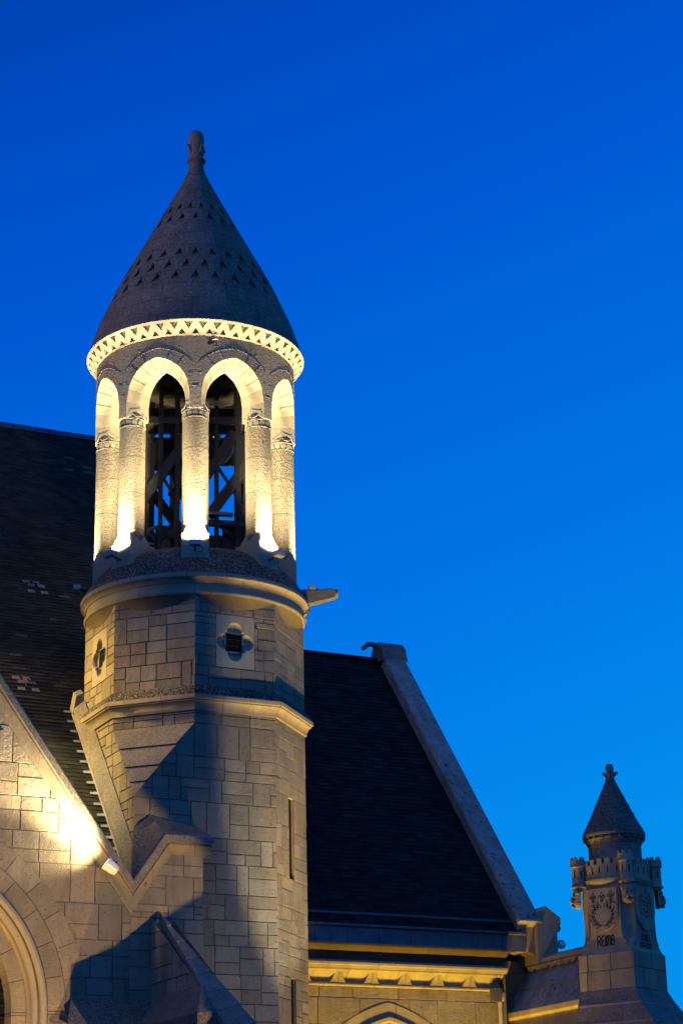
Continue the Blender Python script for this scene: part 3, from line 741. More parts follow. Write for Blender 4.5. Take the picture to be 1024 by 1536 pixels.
bell(tuple(FR(0.16, 0.05, 14.05)), 0.26, 0.36, 'upper dark bell with pale wheel high in the right arch', ang + 0.9, True)

# ================================================================== LANTERN FLOODLIGHTS
LBL = {0: 'small grey floodlight on the plinth of the middle front column', 45: 'small grey floodlight on the plinth right of the right arch', -45: 'small grey floodlight on the plinth left of the left arch',
       90: 'small dark floodlight above the gargoyle spout', -90: 'small pale floodlight at the left edge of the lantern in front of the slate roof',
       135: 'small grey floodlight behind the lantern on its right', -135: 'small grey floodlight behind the lantern on its left', 180: 'small grey floodlight at the back of the lantern'}
for d in (0, 45, -45, 90, -90, 135, -135, 180):
    nn, tt = PD(d), PD(d + 90); rr = 1.89 if abs(d) < 80 else 1.93; zz = 11.93 if abs(d) < 80 else 11.78
    c0 = nn * rr + Z * zz; cb = tuple(c0)
    t = thing('floodlight', LBL[d], 'floodlight', cb, 'floodlights around the lantern')
    b_ = MB(); up = (Z * 0.94 - nn * 0.10).normalized(); fw = (nn * .94 + Z * 0.1).normalized()
    def LB(a, b__, c_): return c0 + tt * a + fw * b__ + up * c_
    hv = [(-.095, -.055), (.095, -.055), (.095, .055), (-.095, .055)]
    b_.add([LB(a * .9, q_ * .9, -.045) for a, q_ in hv] + [LB(a, q_, .0) for a, q_ in hv] + [LB(a, q_, .035) for a, q_ in hv] + [LB(a * .88, q_ * .8, .035) for a, q_ in hv] + [LB(a * .88, q_ * .8, .022) for a, q_ in hv],
           [(0, 3, 2, 1)] + [(r_ * 4 + i, r_ * 4 + (i + 1) % 4, r_ * 4 + 4 + (i + 1) % 4, r_ * 4 + 4 + i) for r_ in range(4) for i in range(4)])
    b_.build('casing', 'lampgrey', t, cb)
    l_ = MB(); l_.add([LB(a * .88, q_ * .8, .024) for a, q_ in hv], [(0, 1, 2, 3)]); l_.build('lens', 'glow', t, cb)
    k_ = MB(); k_.bar(c0 - nn * 0.02 - Z * .03, nn * 1.66 + Z * (zz - .05), .03, .02); k_.tube([c0 + tt * .06 - Z * .03, c0 + tt * .12 - Z * .07 - nn * .02, c0 + tt * .11 - Z * .13 - nn * .06, c0 + tt * .05 - Z * .12 - nn * .08], .008, 6); k_.build('bracket', 'steel', t, cb)
    lp = c0 + nn * 0.04 + up * 0.06; tg = nn * 1.60 + Z * 15.4
    lamp('floodlight_beam', W(*lp), W(*tg), 1250, WARM, 146 if abs(d) < 80 else 84, 1.0, 0.04)

# ================================================================== CHAPEL BODY: main slate roof and gabled front
chapel = thing('chapel', 'stone chapel front with raking gable, round arch and steep dark slate roof at the left', 'chapel', (-5, 0, 0))
cb = (-5, 0, 0)
def slates(mb, p_eave, du, ds, L, H, ew, eh, rng, tint, lift=0.012):
    """overlapping slates; p_eave corner, du unit along, ds unit up slope"""
    n = du.cross(ds).normalized(); rows_ = int(H / eh)
    for r in range(rows_ + 1):
        s0_ = r * eh; off = (r % 2) * ew / 2 + rng.uniform(-.01, .01); x_ = -off
        while x_ < L:
            xa, xb = max(0, x_ + .0015), min(L, x_ + ew - .0015)
            if xb - xa > .02:
                j = rng.uniform(-.004, .004); lf = lift * rng.uniform(.7, 1.4); s1_ = min(H, s0_ + eh + .03)
                a, b_, c_, d_ = p_eave + du * xa + ds * (s0_ + j), p_eave + du * xb + ds * (s0_ + j), p_eave + du * xb + ds * s1_, p_eave + du * xa + ds * s1_
                mb.add([a + n * lf, b_ + n * lf, c_ + n * .001, d_ + n * .001, a - n * .004, b_ - n * .004], [(0, 1, 2, 3), (4, 5, 1, 0)], tint(rng))
            x_ += ew
SLR = 1.19857; sl = Vector((0, 1, SLR)).normalized()
def roof_z(v): return 9.82 + SLR * (v - 0.947)
UEND = 1.15
rf = MB(); vE = -2.05; pe = Vector((-13, vE, roof_z(vE))); Hs = (7.07 - vE) / sl.y
def stint(r):
    q_ = r.random()
    if q_ < 0.012: return 2.8
    return r.uniform(0.7, 1.25)
slates(rf, pe + Vector((5.5, 0, 0)), Vector((1, 0, 0)), sl, 7.5 - A8 + .012, Hs, 0.21, 0.098, rng, stint)
slates(rf, Vector((-A8 + .012, .1, roof_z(.1))), Vector((1, 0, 0)), sl, UEND + A8 - .012, (7.07 - .1) / sl.y, 0.21, 0.098, rng, stint)
nS = Vector((1, 0, 0)).cross(sl)
# sarking behind, other slope, gable ends
rf.add([(-13, vE, roof_z(vE) - .03), (-A8, vE, roof_z(vE) - .03), (-A8, 7.07, 17.13), (-13, 7.07, 17.13), (-A8, .1, roof_z(.1) - .03), (UEND, .1, roof_z(.1) - .03), (UEND, 7.07, 17.13)], [(0, 1, 4, 2, 3), (4, 5, 6, 2)], .6)
rf.add([(-13, 7.07, 17.13), (UEND, 7.07, 17.13), (UEND, 16.2, 6.2), (-13, 16.2, 6.2)], [(0, 1, 2, 3)], .8)
rf.build('slate_roof', 'slate_old', chapel, cb)
ge = MB(); ge.add([(UEND, .6, 0), (UEND, 16.2, 0), (UEND, 16.2, 6.1), (UEND, 7.07, 17.05), (UEND, .6, roof_z(.6) - .06)], [(0, 1, 2, 3, 4)])
ge.add([(-13, vE, 0), (-13, 16.2, 0), (-13, 16.2, 6.1), (-13, 7.07, 17.05), (-13, vE, roof_z(vE) - .06)], [(4, 3, 2, 1, 0)])
ge.add([(-13, 16.2, 0), (UEND, 16.2, 0), (UEND, 16.2, 6.1), (-13, 16.2, 6.1)], [(0, 3, 2, 1)])
ge.build('rear_walls', 'ashlar', chapel, cb)
rd = MB()
for k in range(32):
    ua, ub = UEND - k * .44, UEND - (k + 1) * .44 + .01; zz = 17.17 + rng.uniform(-.006, .006)
    rd.prism([(ua, 6.93, zz - .13), (ua, 7.04, zz + .02), (ua, 7.10, zz + .02), (ua, 7.21, zz - .13)], (ub - ua, 0, 0), rng.uniform(.7, 1.2))
rd.build('ridge_capping', 'zinc', chapel, cb)
# roof hooks with pale patches of repaired slates
for (hu, hv) in ((-1.72, 3.2), (-2.45, 1.28)):
    hz = roof_z(hv); h_ = MB(); p = Vector((hu, hv, hz))
    h_.tube([p + nS * .02 + sl * .16, p + nS * .05 + sl * .05, p + nS * .12 - sl * .04, p + nS * .10 - sl * .10, p + nS * .04 - sl * .08], .012, 6, mi=1)
    for a, b_ in ((-.20, .10), (-.12, .0), (.06, .0), (-.02, .10), (.08, -.20), (-.16, -.20)):
        q_ = p + Vector((a, 0, 0)) + sl * b_ + nS * .022
        h_.add([q_, q_ + Vector((.14, 0, 0)), q_ + Vector((.13, 0, 0)) + sl * .085, q_ + Vector((.01, 0, 0)) + sl * .085], [(0, 1, 2, 3)], rng.uniform(.35, .75))
    h_.build('roof_hook', ['palewood', 'steel'], chapel, cb)
# sloping weather mould where roof meets tower, with stepped flashing
wm = MB(); e0 = Vector((-A8, .82, roof_z(.82))); e1 = Vector((-A8, -2.0, roof_z(-2.0)))
wn_ = Vector((0, -sl.z, sl.y))
secm = [(-.02, .0), (-.13, .0), (-.15, .03), (-.15, .12), (-.10, .19), (-.02, .30)]
def wsec(p): return [p + Vector((a, 0, 0)) + wn_ * b_ for a, b_ in secm]
V = wsec(e0) + wsec(e1); wm.add(V, [(i, i + 1, i + 7, i + 6) for i in range(5)] + [(5, 4, 3, 2, 1, 0), (6, 7, 8, 9, 10, 11)])
wm.prism([e0 + Vector((-.17, -.1, -.02)), e0 + Vector((.02, -.1, -.02)), e0 + Vector((.02, -.05, .36)), e0 + Vector((-.10, -.05, .30))], (0, .16, .1))
wm.build('weather_mould', 'lichen', chapel, cb)
ff = MB()
for k in range(17):
    t = k / 17; p = e0.lerp(e1, t) + Vector((-.15, 0, 0)) + nS * .03
    ff.add([p, p + Vector((-.14, 0, 0)), p + Vector((-.14, 0, 0)) + sl * .05, p + sl * .07], [(0, 3, 2, 1)], rng.uniform(.8, 1.2))
ff.bar(e0 + Vector((-.155, 0, 0)) + nS * .028, e1 + Vector((-.155, 0, 0)) + nS * .028, .012, .02)
ff.build('flashing', 'palewood', chapel, cb)
# facade wall
VF = -2.14
def rake(u): return 6.20 - 1.333 * (u + 1.87)        # wall top under the coping mouldings
UC, ZAC, RAC = -5.16, 4.66, 2.62
UL = 2 * UC + 1.87
fw_ = MB(); fo_ = Vector((0, VF, 0)); circ = (UC, ZAC, RAC)
for reg in ([(UL, 0), (UC - RAC, 0), (UC - RAC, ZAC), (UL, ZAC)], [(UC + RAC, 0), (-1.87, 0), (-1.87, ZAC), (UC + RAC, ZAC)],
            [(UL, ZAC), (-1.87, ZAC), (-1.87, rake(-1.87)), (UC, rake(UC)), (UL, rake(-1.87))]):
    ashlar(fw_, fo_, (1, 0, 0), Z, reg, rng, big=(0.44, 0.58), wid=(0.38, 0.82), circle=circ)
fw_.build('gable_wall', ['ashlar', 'mortar'], chapel, cb)
# voussoir rings and mouldings of the arch
ar = MB()
def ringblocks(ra, rb, n0, v0, v1, t0=0, t1=pi, gap=.004):
    for k in range(n0):
        a, b_ = t0 + (t1 - t0) * k / n0, t0 + (t1 - t0) * (k + 1) / n0
        t = rng.uniform(.85, 1.1); m_ = 4; V = []
        for j in range(m_ + 1):
            th = a + (b_ - a) * j / m_
            if j == 0: th += gap / ra
            if j == m_: th -= gap / ra
            for rr, vv in ((ra + gap, v1), (ra + gap, v0), (rb - gap, v0), (rb - gap, v1)):
                V.append((UC + rr * cos(th), vv, ZAC + rr * sin(th)))
        Fc = [(j * 4 + q_, j * 4 + q_ + 1, j * 4 + q_ + 5, j * 4 + q_ + 4) for j in range(m_) for q_ in range(3)]
        ar.add(V, Fc + [(0, 3, 2, 1), (m_ * 4, m_ * 4 + 1, m_ * 4 + 2, m_ * 4 + 3)], t)
ringblocks(2.36, 2.66, 17, VF - .004, VF + .1); ringblocks(2.10, 2.36, 15, VF - .006, VF + .1)
ringblocks(1.66, 1.93, 13, VF + .26, VF + .6)
for sgn in (-1, 1):                                 # jambs
    for ra, rb, v0 in ((2.10, 2.66, VF - .004), (1.66, 1.93, VF + .26)):
        z = 0.0
        while z < ZAC - .02:
            h = min(.42, ZAC - z); a, b_ = sorted((UC + sgn * ra, UC + sgn * rb))
            ar.box(((a + b_) / 2, v0 + .2, z + h / 2), (b_ - a - .006, .4, h - .008), tint=rng.uniform(.85, 1.1)); z += h
ar.build('arch_stones', 'ashlar', chapel, cb)
am_ = MB()
def roll(r, vv, w, tint=1.0):
    pts = [(UC + r, vv, 0), (UC + r, vv, ZAC)] + [(UC + r * cos(pi * k / 48), vv, ZAC + r * sin(pi * k / 48)) for k in range(1, 48)] + [(UC - r, vv, ZAC), (UC - r, vv, 0)]
    am_.tube(pts, w, 12, tint)
roll(2.05, VF + .03, .055); roll(1.985, VF + .15, .075); roll(1.93, VF + .26, .05)
am_.build('arch_moulding', 'smooth', chapel, cb, smooth=50)
wi = MB()
wi.add([(UC + 1.66 * cos(pi * k / 32), VF + .55, ZAC + 1.66 * sin(pi * k / 32)) for k in range(33)] + [(UC - 1.66, VF + .55, 0), (UC + 1.66, VF + .55, 0)], [list(range(35))])
for k in range(-9, 10): 
    x_ = k * .17; hgt = sqrt(max(0, 1.66 ** 2 - x_ ** 2))
    wi.bar((UC + x_, VF + .54, 0), (UC + x_, VF + .54, ZAC + hgt), .014, .014, mi=1)
for k in range(38):
    z = k * .165; hx = 1.66 if z < ZAC else sqrt(max(0.01, 1.66 ** 2 - (z - ZAC) ** 2)); wi.bar((UC - hx, VF + .54, z), (UC + hx, VF + .54, z), .012, .012, mi=1)
wi.build('arched_window', ['leaded', 'steel'], chapel, cb)
# raking coping
def coping(mb, a, b, horiz_end=None, w=.5, right=True):
    """a,b: (u,z) points of the coping's upper edge on the wall plane, drawn left to right"""
    d = Vector((b[0] - a[0], 0, b[1] - a[1])).normalized(); nn = Vector((-d.z, 0, d.x))
    if nn.z < 0: nn = -nn
    prof_ = [(.45, .03), (-.12, 0.0), (-.125, -.10), (-.085, -.105), (-.085, -.125), (-.075, -.13), (-.045, -.19), (-.008, -.245), (-.006, -.27), (.03, -.275)]
    return d, nn, prof_
def cop_run(mb, path, ra=0, rb=None, mi_top=1):
    """path: list of (u,z); mitre the mould along it"""
    prof_ = [(.50, .06), (.46, .02), (-.12, .0), (-.13, -.02), (-.13, -.105), (-.065, -.108), (-.065, -.132), (-.085, -.135), (-.05, -.20), (-.012, -.25), (-.012, -.275), (.03, -.28)]
    N = len(path); V = []
    for i, (u_, z_) in enumerate(path):
        def nrm(p, q_): d = Vector((q_[0] - p[0], q_[1] - p[1])).normalized(); return Vector((-d.y, d.x))
        if i == 0: m_ = nrm(path[0], path[1])
        elif i == N - 1: m_ = nrm(path[-2], path[-1])
        else:
            a, b_ = nrm(path[i - 1], path[i]), nrm(path[i], path[i + 1]); m_ = (a + b_).normalized(); m_ = m_ / max(.4, m_.dot(a))
        for (dv, h) in prof_: V.append((u_ + m_.x * h, VF + dv, z_ + m_.y * h))
    P = len(prof_); rb = N - 1 if rb is None else rb
    for i in range(ra, rb):
        L = math.dist(path[i], path[i + 1])
        for k in range(P - 1):
            mb.add([V[i * P + k], V[(i + 1) * P + k], V[(i + 1) * P + k + 1], V[i * P + k + 1]], [(0, 3, 2, 1)], 1.0, mi=mi_top if k < 4 else 0, uvs=[(0, .2 * k), (L, .2 * k), (L, .2 * k + .2), (0, .2 * k + .2)])
    if ra == 0: mb.add(V[:P], [list(range(P))])
    if rb == N - 1: mb.add(V[-P:], [list(range(P))[::-1]])
COPE = lambda: [(UL, ZK - .12), (UC, ZK + 1.333 * (-1.87 - UC)), (-1.87, 6.52), (-1.385, 7.21), (-.625, 7.21)]
ZK = 6.20 + .27 * 1.667     # upper edge of coping above u=-1.87
rc = MB(); cop_run(rc, COPE(), 0, 2)
rc.build('raking_coping', ['moulding', 'lichen'], chapel, cb)
# gable roof running back
gr_ = MB()
for sgn in (-1, 1):
    u1 = UC + sgn * (-1.87 - UC); zr = ZK + 1.333 * (-1.87 - UC) - .05
    gr_.add([(UC, VF + .3, zr), (u1, VF + .3, ZK - .20), (u1, vE + .15, ZK - .2), (UC, 2.2, zr)], [(0, 1, 2, 3)])
gr_.build('gable_roof', 'slate', chapel, cb)
# carved panel at the left edge
pl = MB(); pl.box((-4.10, VF + .012, 8.36), (.56, .05, .40)); pl.box((-4.10, VF + .006, 8.36), (.46, .05, .30), tint=.85)
for k in range(7): pl.box((-4.28 + .06 * k, VF - .012, 8.36 + rng.uniform(-.05, .05)), (.03, .03, .16), tint=.9)
pl.build('carved_panel', 'ashlar', chapel, cb)

# gable floodlight
t = thing('floodlight', 'round glowing floodlight fixed under the raking coping of the gable', 'floodlight', (-2.28, VF - .22, 6.68))
fb2 = (-2.28, VF - .22, 6.68); c0 = Vector(fb2); dv = Vector((-.72, .10, .52)).normalized(); x1 = dv.cross(Z).normalized(); y1 = dv.cross(x1)
b_ = MB(); prl = [(0.0, -.15), (.06, -.14), (.085, -.08), (.09, .02), (.095, .03), (.095, .06), (.082, .06), (.080, .04)]
N = 20
V = [c0 + dv * h + (x1 * cos(2 * pi * i / N) + y1 * sin(2 * pi * i / N)) * r for i in range(N) for r, h in prl]; P = len(prl)
b_.add(V, [(i * P + k, ((i + 1) % N) * P + k, ((i + 1) % N) * P + k + 1, i * P + k + 1) for i in range(N) for k in range(P - 1)]); b_.build('casing', 'lampglass', t, fb2, smooth=40)
l_ = MB(); l_.add([c0 + dv * .045 + (x1 * cos(2 * pi * i / N) + y1 * sin(2 * pi * i / N)) * .08 for i in range(N)], [list(range(N))[::-1]]); l_.build('lens', 'glow', t, fb2)
k_ = MB(); k_.tube([c0 - dv * .05, c0 + Vector((.12, .03, .05)), c0 + Vector((.16, .16, .09))], .018, 8); k_.build('bracket', 'steel', t, fb2)
lamp('gable_beam', W(*(c0 + dv * .10)), W(*(c0 + Vector((-2.0, .13, 2.40)))), 2200, (1.0, 0.80, 0.46), 62, 1.0, .08)
lamp('gable_spill', W(*(c0 + dv * .10)), W(*(c0 + Vector((-2.2, .20, 1.5)))), 200, (1.0, 0.80, 0.46), 124, 1.0, .08)

# ================================================================== CORNER BUTTRESS (pier) between gable and tower
pier = thing('corner_buttress', 'stone corner buttress with a sloped moulded top between the gable and the tower', 'buttress', (-1.3, VF, 0))
pb = (-1.3, VF, 0)
pw = MB(); PR = -.745
ashlar(pw, fo_, (1, 0, 0), Z, [(-1.87, 0), (PR, 0), (PR, 6.20), (-1.87, 6.20)], rng, big=(.44, .56), wid=(.36, .78))
ashlar(pw, fo_, (1, 0, 0), Z, [(-1.87, 6.20), (PR, 6.20), (PR, 6.95), (-1.33, 6.95)], rng, big=(.42, .5), wid=(.4, .7))
pw.add([(PR, VF + .011, 0), (PR, -A8, 0), (PR, -A8, 6.95), (PR, VF + .011, 6.95)], [(0, 1, 2, 3)])
pw.build('pier', ['ashlar', 'mortar'], pier, pb)
pc = MB(); cop_run(pc, COPE(), 2, 4); pc.build('coping', ['moulding', 'lichen'], pier, pb)
pt = MB()
pt.add([(-1.87, VF - .10, 6.52), (-1.40, VF - .10, 7.22), (-1.40, -A8 + .01, 7.62), (-1.64, -A8 + .01, 7.40), (-1.64, -A8 + .2, 6.95), (-.63, VF - .1, 7.22), (-.68, -A8 + .005, 7.5)], [(0, 1, 2, 3), (0, 3, 4), (1, 5, 6, 2)])
pt.build('weathering', 'weathered', pier, pb)
lg = MB(); lg.prism([(PR - .05, VF + .12, 6.22), (PR + .12, VF + .12, 6.24), (PR + .18, VF + .12, 6.29), (PR + .19, VF + .12, 6.40), (PR - .05, VF + .12, 6.41)], (0, .3, 0)); lg.build('stone_spout', 'lichen', pier, pb)
# wide base set-off
bs = MB(); vo = VF - .34
ashlar(bs, (0, vo, 0), (1, 0, 0), Z, [(-2.86, 0), (-1.5, 0), (-1.5, 4.46), (-2.86, 4.46)], rng)
bs.add([(-2.86, vo, 0), (-2.86, VF, 0), (-2.86, VF, 4.82), (-2.86, vo, 4.46)], [(0, 3, 2, 1)])
bs.add([(-2.72, VF - .002, 4.86), (-1.5, VF - .002, 4.86), (-1.5, vo - .03, 4.46), (-2.9, vo - .03, 4.46), (-2.9, VF - .002, 4.56), (-1.5, vo - .03, 4.40), (-2.9, vo - .03, 4.40)], [(0, 3, 2, 1), (0, 4, 3), (3, 6, 5, 2)], mi=2)
bs.build('base', ['ashlar', 'mortar', 'weathered'], pier, pb)

# raking buttress in front of the pier
rb_ = thing('raking_buttress', 'sloping stone buttress with a tapering coping in front of the corner buttress', 'buttress', (-1.45, -3.4, 0))
rbb = (-1.45, -3.4, 0)
A_ = Vector((-1.44, VF - .004, 6.10)); Lw, Rw = Vector((-1.60, -5.0, 4.16)), Vector((-1.20, -5.0, 4.26))
wb = MB()
ashlar(wb, (-1.55, 0, 0), (0, -1, 0), Z, [(-VF, 0), (5.0, 0), (5.0, 4.14), (-VF, 6.0)], rng, big=(.44, .55))
wb.add([(-1.20, VF, 0), (-1.20, -5.0, 0), (-1.20, -5.0, 4.2), (-1.20, VF, 5.98)], [(0, 3, 2, 1)]); wb.add([(-1.55, -5, 0), (-1.2, -5, 0), (-1.2, -5, 4.2), (-1.55, -5, 4.14)], [(0, 1, 2, 3)])
wb.build('wall', ['ashlar', 'mortar'], rb_, rbb)
wc_ = MB(); nseg = 7
for k in range(nseg):
    a, b_ = k / nseg, (k + 1) / nseg; jt = rng.uniform(-.012, .012)
    q0, q1, q2, q3 = A_.lerp(Lw, a), A_.lerp(Rw, a), A_.lerp(Rw, b_), A_.lerp(Lw, b_)
    o_ = Vector((0, 0, .03 + jt)); dn = Vector((0, 0, -.10))
    top = [q0 + o_ * .4, q1 + o_ * .4, q2 + o_, q3 + o_]
    wc_.add(top + [p + dn for p in (q0, q1, q2, q3)], [(0, 3, 2, 1), (0, 4, 7, 3), (1, 2, 6, 5), (3, 7, 6, 2)], rng.uniform(.85, 1.1))
wc_.build('coping', 'lichen', rb_, rbb)
ws = MB(); ws.add([(-1.555, VF - .3, 4.88), (-1.555, -4.02, 4.86), (-1.575, -4.62, 4.43), (-1.86, -4.62, 4.43), (-1.86, VF - .3, 4.44), (-1.86, -4.62, 0), (-1.86, VF - .3, 0), (-1.57, -4.62, 0)], [(4, 3, 2, 1, 0), (3, 4, 6, 5), (2, 3, 5, 7)]); ws.build('set_off', 'weathered', rb_, rbb)

# ================================================================== low porch below the view, added to cast the sloping shadow on the buttress
pp = thing('added_light_blocker', 'added unseen gabled stone porch standing in front of the corner buttress', 'blocker', (1.3, -9, 0)); ppb = (1.3, -9, 0)
q_ = MB(); q_.prism([(-.36, -9, 0), (2.86, -9, 0), (2.86, -9, 2.85), (1.31, -9, 3.78), (-.18, -9, 2.91), (-.24, -9, 2.45)], (0, .5, 0)); q_.build('gable_wall', 'ashlar', pp, ppb)
q_ = MB(); q_.prism([(-.1, -8.5, 2.80), (1.31, -8.5, 3.62), (2.76, -8.5, 2.76), (2.76, -8.5, 2.68), (1.31, -8.5, 3.52), (-.1, -8.5, 2.70)], (0, 1.6, 0)); q_.build('roof', 'slate', pp, ppb)

# ================================================================== NAVE at the right
nave = thing('nave', 'lower church wing with dark slate roof, stone gable coping and lit corbel cornice', 'church wing', (4, 2, 0))
nb_ = (4, 2, 0); U0_, U1_ = 0.9, 6.12
nr = MB(); RS = (12.31 - 6.6) / (4.59 - 0.05); ns = Vector((0, 1, RS)).normalized()
slates(nr, Vector((U0_, .05, 6.6)), Vector((1, 0, 0)), ns, 5.85 - U0_, (4.59 - .05) / ns.y, .22, .105, rng, lambda r: r.uniform(.65, 1.4), .009)
ss = Vector((0, 1, 1.0)).normalized()
slates(nr, Vector((U0_, -.14, 6.40)), Vector((1, 0, 0)), ss, 5.85 - U0_, .27, .22, .10, rng, lambda r: r.uniform(.6, 1.3))
nr.add([(U0_, -.14, 6.36), (5.85, -.14, 6.36), (5.85, .05, 6.56), (U0_, .05, 6.56), (5.85, 4.59, 12.27), (U0_, 4.59, 12.27), (5.85, 9.2, 6.5), (U0_, 9.2, 6.5)], [(0, 1, 2, 3), (3, 2, 4, 5), (5, 4, 6, 7)], .6)
nr.tube([(U0_, 4.59, 12.34), (5.9, 4.59, 12.34)], .05, 8, 1.2)
nr.build('slate_roof', 'slate', nave, nb_)
ld = MB(); ld.box(((U0_ + 5.85) / 2, .035, 6.60), (5.85 - U0_, .02, .035)); ld.build('lead_strip', 'zinc', nave, nb_)
gu = MB(); prg = [(-.14, 6.40), (-.155, 6.40), (-.155, 6.365), (-.10, 6.35), (-.10, 6.08)]
for k in range(9):
    a, b_ = U0_ + k * .58, min(5.95, U0_ + (k + 1) * .58 - .008)
    if b_ <= a: continue
    V = [(uu, v_, z_) for uu in (a, b_) for v_, z_ in prg]; P = len(prg)
    gu.add(V, [(i, i + P, i + P + 1, i + 1) for i in range(P - 1)], rng.uniform(.8, 1.15)); gu.box((b_, -.104, 6.22), (.02, .02, .26), tint=1.2)
gu.build('zinc_gutter', 'zinc', nave, nb_)
# cornice, corbel table
cn = MB()
def runp(mb, prof_, ua, ub, mi=0, tint=1.0):
    P = len(prof_); V = [(uu, v_, z_) for uu in (ua, ub) for v_, z_ in prof_]
    L = [0]
    for k in range(1, P): L.append(L[-1] + math.dist(prof_[k], prof_[k - 1]))
    mb.add(V, [(i, i + 1, i + P + 1, i + P) for i in range(P - 1)], tint, [(ua, L[k]) for k in range(P)] + [(ub, L[k]) for k in range(P)], mi)
    mb.add(V[:P], [list(range(P))]); mb.add(V[P:], [list(range(P))[::-1]])
runp(cn, [(.3, 5.705), (-.125, 5.705), (-.135, 5.72), (-.14, 5.735), (-.165, 5.75), (-.17, 5.785), (-.15, 5.80), (-.105, 5.815), (-.10, 5.83)], U0_, 5.55)
runp(cn, [(-.10, 5.83), (-.10, 5.955), (-.115, 5.965), (-.16, 5.985), (-.215, 6.02), (-.235, 6.05), (-.235, 6.08), (-.08, 6.085)], U0_, 5.55, tint=(.24, .21, .17))  # dark tint paints in the shade on this fascia and upper moulding
runp(cn, [(.3, 5.43), (.02, 5.43), (.005, 5.445), (.005, 5.465), (.02, 5.48), (.3, 5.485)], U0_, 5.55)
bay = .605; u_ = 1.88
cn.add([(U0_, .03, 5.48), (5.5, .03, 5.48), (5.5, .03, 5.57), (U0_, .03, 5.57)], [(0, 1, 2, 3)])
cn.add([(U0_, .03, 5.57), (5.5, .03, 5.57), (5.5, -.10, 5.675), (U0_, -.10, 5.675)], [(0, 1, 2, 3)])
cn.add([(U0_, -.10, 5.675), (5.5, -.10, 5.675), (5.5, -.105, 5.71), (U0_, -.105, 5.71)], [(0, 1, 2, 3)])
while u_ < 5.5:
    def cpt(t): return (.070 + .070 * (1 - t) ** 2.4 + .035 * t ** 4, .002 - .105 * t ** 1.5, 5.482 + .223 * t)
    for sgn in (-1, 1):
        V, Vf = [], []
        for k in range(9):
            w2, vv, z = cpt(k / 8); x_ = u_ + sgn * w2
            V += [(x_, vv + .008, z), (x_ + sgn * .03, .035, z)]; Vf += [(u_ + sgn * .02, vv - .004, z), (x_, vv + .008, z)]
        cn.add(V, [(2 * k, 2 * k + 1, 2 * k + 3, 2 * k + 2) if sgn > 0 else (2 * k, 2 * k + 2, 2 * k + 3, 2 * k + 1) for k in range(8)])
        cn.add(Vf, [(2 * k, 2 * k + 1, 2 * k + 3, 2 * k + 2) if sgn > 0 else (2 * k, 2 * k + 2, 2 * k + 3, 2 * k + 1) for k in range(8)])
    V = []
    for k in range(9): w2, vv, z = cpt(k / 8); V += [(u_ - .02, vv - .004, z), (u_ + .02, vv - .004, z)]
    cn.add(V, [(2 * k, 2 * k + 1, 2 * k + 3, 2 * k + 2) for k in range(8)], .8)
    u_ += bay
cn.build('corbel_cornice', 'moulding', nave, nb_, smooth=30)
nw = MB(); HC, HZ, HW = 3.42, 5.20, 1.0
ashlar(nw, (0, .07, 0), (1, 0, 0), Z, [(U0_, 0), (5.62, 0), (5.62, 5.43), (U0_, 5.43)], rng, big=(.42, .46), wid=(.5, .95), plainrows=True, row0=-.04)
nw.add([(5.62, .05, 0), (5.62, .6, 0), (5.62, .6, 6.1), (5.62, .05, 6.1)], [(0, 1, 2, 3)])
nw.add([(5.62, .45, 0), (6.6, .45, 0), (6.6, .45, 6.0), (5.62, .45, 6.0)], [(0, 1, 2, 3)])
nw.add([(6.6, .45, 0), (6.6, 9.2, 0), (6.6, 9.2, 6.5), (6.2, 4.59, 12.3), (6.6, .45, 6.5)], [(0, 1, 2, 3, 4)])
nw.add([(U0_, 9.2, 0), (6.6, 9.2, 0), (6.6, 9.2, 6.5), (U0_, 9.2, 6.5)], [(0, 3, 2, 1)])
nw.build('wall', ['ashlar', 'mortar'], nave, nb_)
# pointed hood mould and window head under the cornice
hm = MB()
def pointed(w, apex, dz, v_, n_=14):
    h = w * 1.26; Rc = (h * h + w * w) / (2 * w); pts = []
    for i in range(n_ + 1):
        x_ = -w + w * i / n_; pts.append((x_, apex - h + sqrt(max(0, Rc * Rc - (-x_ + Rc - w) ** 2))))
    pts += [(-p[0], p[1]) for p in pts[::-1][1:]]
    return [Vector((HC + a, v_, b_)) for a, b_ in pts]
def arch_band(mb, w0, a0_, w1, a1_, v0, v1, mi=0):
    A1, B1 = pointed(w0, a0_, 0, v0), pointed(w1, a1_, 0, v1); N = len(A1)
    mb.add(A1 + B1, [(i, i + N, i + N + 1, i + 1) for i in range(N - 1)], mi=mi)
R_ = [(1.90, 5.20, .062), (1.70, 4.98, .062), (1.69, 4.965, .03), (1.64, 4.91, .035), (1.57, 4.84, .12), (1.51, 4.78, .09), (1.43, 4.69, .25)]
for (w0, a0_, v0), (w1, a1_, v1) in zip(R_, R_[1:]): arch_band(hm, w0, a0_, w1, a1_, v0, v1)
for sg in (-1, 1):
    for (w0, a0_, v0), (w1, a1_, v1) in zip(R_, R_[1:]):
        za, zb = a0_ - w0 * 1.26, a1_ - w1 * 1.26
        hm.add([(HC + sg * w0, v0, 0), (HC + sg * w1, v1, 0), (HC + sg * w1, v1, zb), (HC + sg * w0, v0, za)], [(0, 1, 2, 3)])
p_ = pointed(1.43, 4.69, 0, .25); hm.add(p_ + [Vector((HC + 1.43, .25, 0)), Vector((HC - 1.43, .25, 0))], [list(range(len(p_) + 2))], mi=1)
hm.build('window_head', ['moulding', 'leaded'], nave, nb_)
